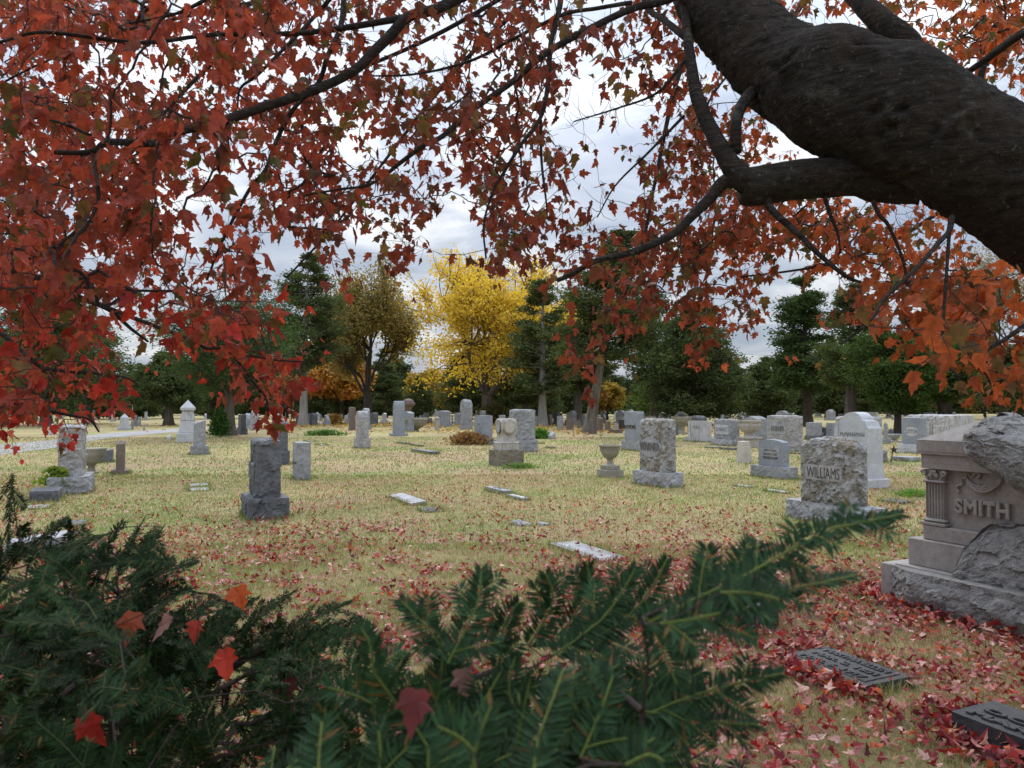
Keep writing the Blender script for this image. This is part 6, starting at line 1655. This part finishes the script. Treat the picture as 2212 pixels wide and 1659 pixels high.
while cnt_ < 330:
    px, py = rng.uniform(-60, 760), rng.uniform(1150, 1700)
    if not inpoly(px, py, polyL) or (inpoly(px, py, gapL) and rng.random() < 0.93): continue
    nearb = (px < 330 and py > 1330 and rng.random() < 0.35)
    d = rng.uniform(0.95, 1.4) if nearb else rng.uniform(1.45, 2.2)
    t = np.array(At(px, py, d))
    if d > 1.2 and not inpoly(px, py - 40, polyL): continue
    dr = np.array([rng.normal(0.25, 0.6), rng.normal(-0.3, 0.5), rng.normal(0.35, 0.45)]); dr /= np.linalg.norm(dr)
    L_ = rng.uniform(0.10, 0.18); b = t - dr * L_
    y1.spray([b, (b + t) / 2 + np.array([0, 0, 0.01]), t], (rng.normal(0, 0.5), rng.normal(-0.4, 0.4), 0.8), 0.065, 0.023, 0.021, col=np.array([0.011, 0.026, 0.007]) * rng.uniform(0.7, 1.3))
    tg.append(b); cnt_ += 1
stem = catmull([At(318, 2200, 1.95), At(325, 1659, 1.95), At(322, 1540, 1.95), At(300, 1440, 1.95), At(240, 1360, 1.9)], 6); stem[0][2] = 0
stem2 = catmull([(stem[0][0] - 0.05, stem[0][1], 0), tuple(At(120, 1640, 1.9)), tuple(At(60, 1500, 1.8)), tuple(At(20, 1350, 1.8))], 6)
stem3 = catmull([tuple(At(322, 1600, 1.95)), tuple(At(420, 1500, 1.95)), tuple(At(520, 1430, 1.95)), tuple(At(600, 1380, 1.95))], 6)
for st_, r_ in ((stem, 0.02), (stem2, 0.016), (stem3, 0.009)):
    for a, b in zip(st_[:-1], st_[1:]): y1.A.append(a); y1.B.append(b); y1.ra.append(r_); y1.rb.append(r_ * 0.95)
link(y1, np.concatenate([stem, stem2, stem3]), tg, 0.001)
for _ in range(60):   # skirts of the shrub below the frame
    a = rng.uniform(0, 6.28); zz = rng.uniform(0.25, 0.8); p = np.array([-0.95 + 0.55 * math.cos(a), 1.95 + 0.35 * math.sin(a), zz]); o = np.array([-0.9, 1.95, zz - 0.1])
    y1.spray([o, (o + p) / 2 + np.array([0, 0, 0.03]), p], (0, 0, 1), 0.07, 0.03, 0.021, start=0.4)
r2 = None
y1.build(r1)

# shrub right under the camera, its sprays reaching right
y2 = Yew(); r2 = empty('yew_shrub', (0.1, 0.75, 0)); tag(r2, 'blurred dark green yew sprays nearest the camera at the bottom centre', 'shrub')
tg = []
def T2(l, side=0.06, nrm=None, nl=0.023, col=(0.017, 0.040, 0.015), gap=0.02, ang=0.9):
    P = [np.array(At(*q)) for q in l]; tg.append(P[0])
    y2.spray(P, nrm if nrm is not None else (rng.normal(0, 0.2), -0.75, 0.6), side * 0.8, gap * 1.5, nl, 0.12, col, ang)
def c3(l, d0, d1): return [(x * .372 + 658.3, y * .372 + 1042.4, d0 + (d1 - d0) * i / (len(l) - 1)) for i, (x, y) in enumerate(l)]
def c4(l, d0, d1): return [(x * .372 + 1389.1, y * .372 + 1042.4, d0 + (d1 - d0) * i / (len(l) - 1)) for i, (x, y) in enumerate(l)]
T2(c3([(980, 1750), (985, 1620), (995, 1530), (1040, 1400), (1085, 1300)], 0.5, 0.52), 0.0, gap=1)
T2(c3([(985, 1560), (900, 1480), (770, 1415)], 0.5, 0.5), 0.0, gap=1)
T2(c3([(1325, 1750), (1350, 1500), (1440, 1260), (1500, 1090)], 0.52, 0.58), 0.03, gap=0.05)
T2(c3([(75, 1750), (85, 1560), (100, 1390)], 0.55, 0.58), 0.0, gap=1)
T2(c3([(400, 1500), (405, 1200), (385, 960), (330, 850)], 0.72, 0.74), 0.06)
T2(c3([(400, 1290), (300, 1240), (130, 1190)], 0.7, 0.68), 0.03)
T2(c3([(760, 1250), (810, 1000), (700, 830), (560, 690)], 0.76, 0.78), 0.06)
T2(c3([(830, 1050), (930, 860), (1010, 690), (1025, 510)], 0.74, 0.78), 0.075)
T2(c3([(1130, 1080), (1140, 900), (1180, 780), (1240, 700)], 0.8, 0.8), 0.05)
T2(c3([(1300, 950), (1420, 760), (1440, 640), (1400, 530)], 0.85, 0.85), 0.07)
T2(c3([(1450, 1000), (1700, 820), (1830, 660), (1920, 500)], 0.8, 0.82), 0.08)
T2(c3([(1600, 950), (1850, 800), (2000, 640), (2100, 450)], 0.85, 0.88), 0.07)
T2(c3([(1500, 860), (1650, 640), (1640, 480)], 0.9, 0.9), 0.06)
T2(c3([(430, 1750), (440, 1580), (430, 1440)], 0.6, 0.62), 0.05)
T2(c3([(700, 1750), (720, 1560), (640, 1420), (560, 1330)], 0.6, 0.64), 0.05)
T2(c3([(1600, 1600), (1680, 1420), (1740, 1270), (1790, 1120)], 0.62, 0.66), 0.06)
T2(c3([(1700, 1750), (1900, 1560), (2050, 1480)], 0.62, 0.62), 0.05)
T2(c3([(1200, 1500), (1230, 1350), (1180, 1200), (1220, 1020)], 0.75, 0.78), 0.06)
T2(c3([(1500, 1300), (1650, 1180), (1820, 1060)], 0.72, 0.75), 0.06)
T2(c3([(820, 1400), (900, 1180), (870, 1050), (960, 930)], 0.8, 0.82), 0.06)
T2(c4([(0, 830), (200, 730), (420, 610), (640, 520), (840, 400), (1000, 300), (1220, 240), (1500, 185)], 0.66, 0.74), 0.075, nl=0.022)
T2(c4([(300, 680), (520, 640), (760, 640), (1000, 590), (1235, 540)], 0.68, 0.72), 0.075, nrm=(0, -0.35, 0.9))
T2(c4([(350, 650), (380, 500), (370, 380)], 0.72, 0.74), 0.05)
T2(c4([(500, 580), (560, 470), (620, 350)], 0.74, 0.76), 0.05)
T2(c4([(100, 820), (250, 800), (450, 760)], 0.6, 0.6), 0.04)
T2(c4([(450, 640), (620, 640), (790, 680)], 0.6, 0.6), 0.03)
T2(c4([(0, 780), (150, 880), (280, 1020)], 0.66, 0.68), 0.07)
T2(c4([(0, 1360), (200, 1270), (420, 1200), (620, 1150), (800, 1110)], 0.70, 0.74), 0.055)
T2(c4([(0, 1330), (240, 1360), (450, 1400), (660, 1405)], 0.70, 0.72), 0.06, nrm=(0, -0.4, 0.9))
T2(c4([(0, 1500), (120, 1540), (230, 1560)], 0.7, 0.7), 0.05)
T2(c4([(-100, 1640), (30, 1580), (120, 1620)], 0.55, 0.55), 0.05)
T2(c4([(-150, 1200), (60, 1230), (240, 1160), (340, 1100)], 0.75, 0.75), 0.05)
polyC = [(640, 1700), (650, 1560), (760, 1480), (860, 1390), (960, 1400), (1060, 1420), (1200, 1400), (1330, 1390), (1420, 1450), (1440, 1560), (1460, 1700)]
cnt_ = 0
while cnt_ < 46:
    px, py = rng.uniform(640, 1460), rng.uniform(1440, 1720)
    if not inpoly(px, py, polyC): continue
    d = rng.uniform(0.62, 1.0); t = np.array(At(px, py, d))
    dr = np.array([rng.normal(0.1, 0.5), rng.normal(-0.1, 0.3), rng.normal(0.7, 0.3)]); dr /= np.linalg.norm(dr)
    b = t - dr * rng.uniform(0.08, 0.13); tg.append(b)
    y2.spray([b, (b + t) / 2, t], (rng.normal(0, 0.4), -0.7, 0.6), 0.05, 0.022, 0.022, col=np.array([0.015, 0.034, 0.012]) * rng.uniform(0.7, 1.2)); cnt_ += 1
cnt_ = 0
while cnt_ < 5:
    px, py = rng.uniform(790, 1560), rng.uniform(1230, 1420)
    d = rng.uniform(0.85, 1.1); t = np.array(At(px, py + 30, d))
    dr = np.array([rng.normal(0.2, 0.5), rng.normal(-0.1, 0.3), rng.normal(0.7, 0.3)]); dr /= np.linalg.norm(dr)
    b = t - dr * rng.uniform(0.08, 0.12); tg.append(b)
    y2.spray([b, (b + t) / 2, t], (rng.normal(0, 0.4), -0.7, 0.6), 0.045, 0.024, 0.021); cnt_ += 1
stem = catmull([(0.12, 0.85, 0), (0.12, 0.85, 0.5), (0.08, 0.80, 0.95), (0.07, 0.79, 1.05)], 6)
stem2 = catmull([(0.12, 0.85, 0.4), (0.25, 0.8, 0.9), (0.30, 0.78, 1.0)], 6)
for st_, r_ in ((stem, 0.018), (stem2, 0.012)):
    for a, b in zip(st_[:-1], st_[1:]): y2.A.append(a); y2.B.append(b); y2.ra.append(r_); y2.rb.append(r_ * 0.95)
link(y2, np.concatenate([stem, stem2]), tg, 0.0006)
y2.build(r2)

# single maple leaves caught in the shrubs
for (px, py, d, col_, s_, lb_) in [(524, 1290, 1.75, (0.42, 0.07, 0.012), 0.06, 'bright orange maple leaf lying on top of the left shrub, rightmost one'),
                                  (301, 1350, 1.45, (0.24, 0.05, 0.02), 0.06, 'orange brown maple leaf caught in the upper left shrub'),
                                  (376, 1352, 1.5, (0.18, 0.08, 0.06), 0.05, 'dull pinkish maple leaf caught near the centre of the left shrub'),
                                  (435, 1360, 1.6, (0.34, 0.035, 0.015), 0.045, 'small red maple leaf between pinkish and dark sprays of the left shrub'),
                                  (495, 1430, 1.45, (0.38, 0.03, 0.012), 0.06, 'vivid red orange maple leaf in the middle of the left shrub'),
                                  (190, 1578, 1.15, (0.30, 0.012, 0.008), 0.055, 'bright red maple leaf low in the left shrub'),
                                  (632, 1488, 1.6, (0.08, 0.006, 0.006), 0.05, 'dark maroon maple leaf between the two shrubs'),
                                  (912, 1526, 0.66, (0.12, 0.02, 0.02), 0.036, 'blurred dull red maple leaf caught in the near shrub'),
                                  (1008, 1470, 0.8, (0.22, 0.11, 0.09), 0.03, 'blurred pale pink maple leaf caught in the near shrub')]:
    p = np.array([tuple(At(px - 12, py - 0.4 * s_ * F / d, d - 0.05))])
    v, f, cc = leaves(p, np.array([[rng.normal(0.3, 0.4), -0.3, -0.8]]), np.array([[rng.normal(0, 0.3), -1.0, 0.5]]), np.array([s_]), np.array([col_]), 0.2, 0.2)
    o = mk('maple_leaf', v - p[0], f, M['litter'], None, cc, loc=tuple(p[0])); tag(o, lb_, 'leaf')
# ------------------------------------------------------------------ light, sky, camera
SUN_EL, SUN_AZ = math.radians(38), math.radians(-8)   # bright patch of cloud ahead, slightly left
w = bpy.data.worlds.new('World'); S.world = w; w.use_nodes = True
nt = w.node_tree; nt.nodes.clear()
out = nt.nodes.new('ShaderNodeOutputWorld'); bg = nt.nodes.new('ShaderNodeBackground'); nt.links.new(bg.outputs[0], out.inputs[0])
sky = nt.nodes.new('ShaderNodeTexSky'); sky.sky_type = 'NISHITA'; sky.sun_disc = False; sky.sun_elevation = SUN_EL; sky.sun_rotation = SUN_AZ
tc = nt.nodes.new('ShaderNodeTexCoord'); sep = nt.nodes.new('ShaderNodeSeparateXYZ'); nt.links.new(tc.outputs['Generated'], sep.inputs[0])
ad = N(nt, 'ShaderNodeMath', operation='ADD'); ad.inputs[1].default_value = 0.18; nt.links.new(sep.outputs[2], ad.inputs[0])
mxz = N(nt, 'ShaderNodeMath', operation='MAXIMUM'); mxz.inputs[1].default_value = 0.12; nt.links.new(ad.outputs[0], mxz.inputs[0])
dv = []
for k in (0, 1):
    q = N(nt, 'ShaderNodeMath', operation='DIVIDE'); nt.links.new(sep.outputs[k], q.inputs[0]); nt.links.new(mxz.outputs[0], q.inputs[1]); dv.append(q)
cb = nt.nodes.new('ShaderNodeCombineXYZ'); nt.links.new(dv[0].outputs[0], cb.inputs[0]); nt.links.new(dv[1].outputs[0], cb.inputs[1])
n1 = noise_n(nt, cb.outputs[0], 1.7, 9, 0.56, 0.5)
cl = ramp_n(nt, n1.outputs[0], [(0.38, (4.4, 5.2, 6.7)), (0.5, (6.3, 7.0, 8.2)), (0.60, (10.2, 10.5, 10.9))])
col = mix_n(nt, 0.88, sky.outputs[0], cl.outputs[0])
# an overcast sky is brightest overhead
z2 = N(nt, 'ShaderNodeMath', operation='MULTIPLY'); nt.links.new(mxz.outputs[0], z2.inputs[0]); nt.links.new(mxz.outputs[0], z2.inputs[1])
zz = N(nt, 'ShaderNodeMath', operation='MULTIPLY_ADD'); zz.inputs[1].default_value = 1.25; zz.inputs[2].default_value = 0.40; nt.links.new(z2.outputs[0], zz.inputs[0])
cz = nt.nodes.new('ShaderNodeCombineXYZ')
for k in range(3): nt.links.new(zz.outputs[0], cz.inputs[k])
col = mix_n(nt, 1.0, col, cz.outputs[0], 'MULTIPLY')
nt.links.new(col, bg.inputs[0]); bg.inputs[1].default_value = 0.10
sd = bpy.data.lights.new('sun', 'SUN'); sd.energy = 1.3; sd.angle = math.radians(14); sd.color = (1.0, 0.96, 0.9)
so = bpy.data.objects.new('sun', sd); COL.objects.link(so)
so.rotation_euler = (math.radians(90) - SUN_EL, 0, math.radians(180) + SUN_AZ * -1)
dirv = Vector((math.sin(SUN_AZ) * math.cos(SUN_EL), math.cos(SUN_AZ) * math.cos(SUN_EL), math.sin(SUN_EL)))
so.rotation_euler = dirv.to_track_quat('Z', 'Y').to_euler()

cam = bpy.data.cameras.new('camera'); co = bpy.data.objects.new('camera', cam); COL.objects.link(co)
co.location = (0, 0, EYE); co.rotation_euler = (math.radians(90) + PITCH, 0, 0)
cam.sensor_width = 36.0; cam.lens = 36.0 * F / 2212.0; cam.clip_start = 0.05; cam.clip_end = 3000
cam.dof.use_dof = True; cam.dof.focus_distance = 13.0; cam.dof.aperture_fstop = 10
S.camera = co
S.view_settings.view_transform = 'Standard'; S.view_settings.look = 'None'; S.view_settings.exposure = 0.72; S.view_settings.gamma = 1.0
S.render.engine = 'CYCLES'
S.cycles.use_denoising = True
S.cycles.max_bounces = 6; S.cycles.diffuse_bounces = 4; S.cycles.glossy_bounces = 2; S.cycles.transmission_bounces = 3; S.cycles.transparent_max_bounces = 4
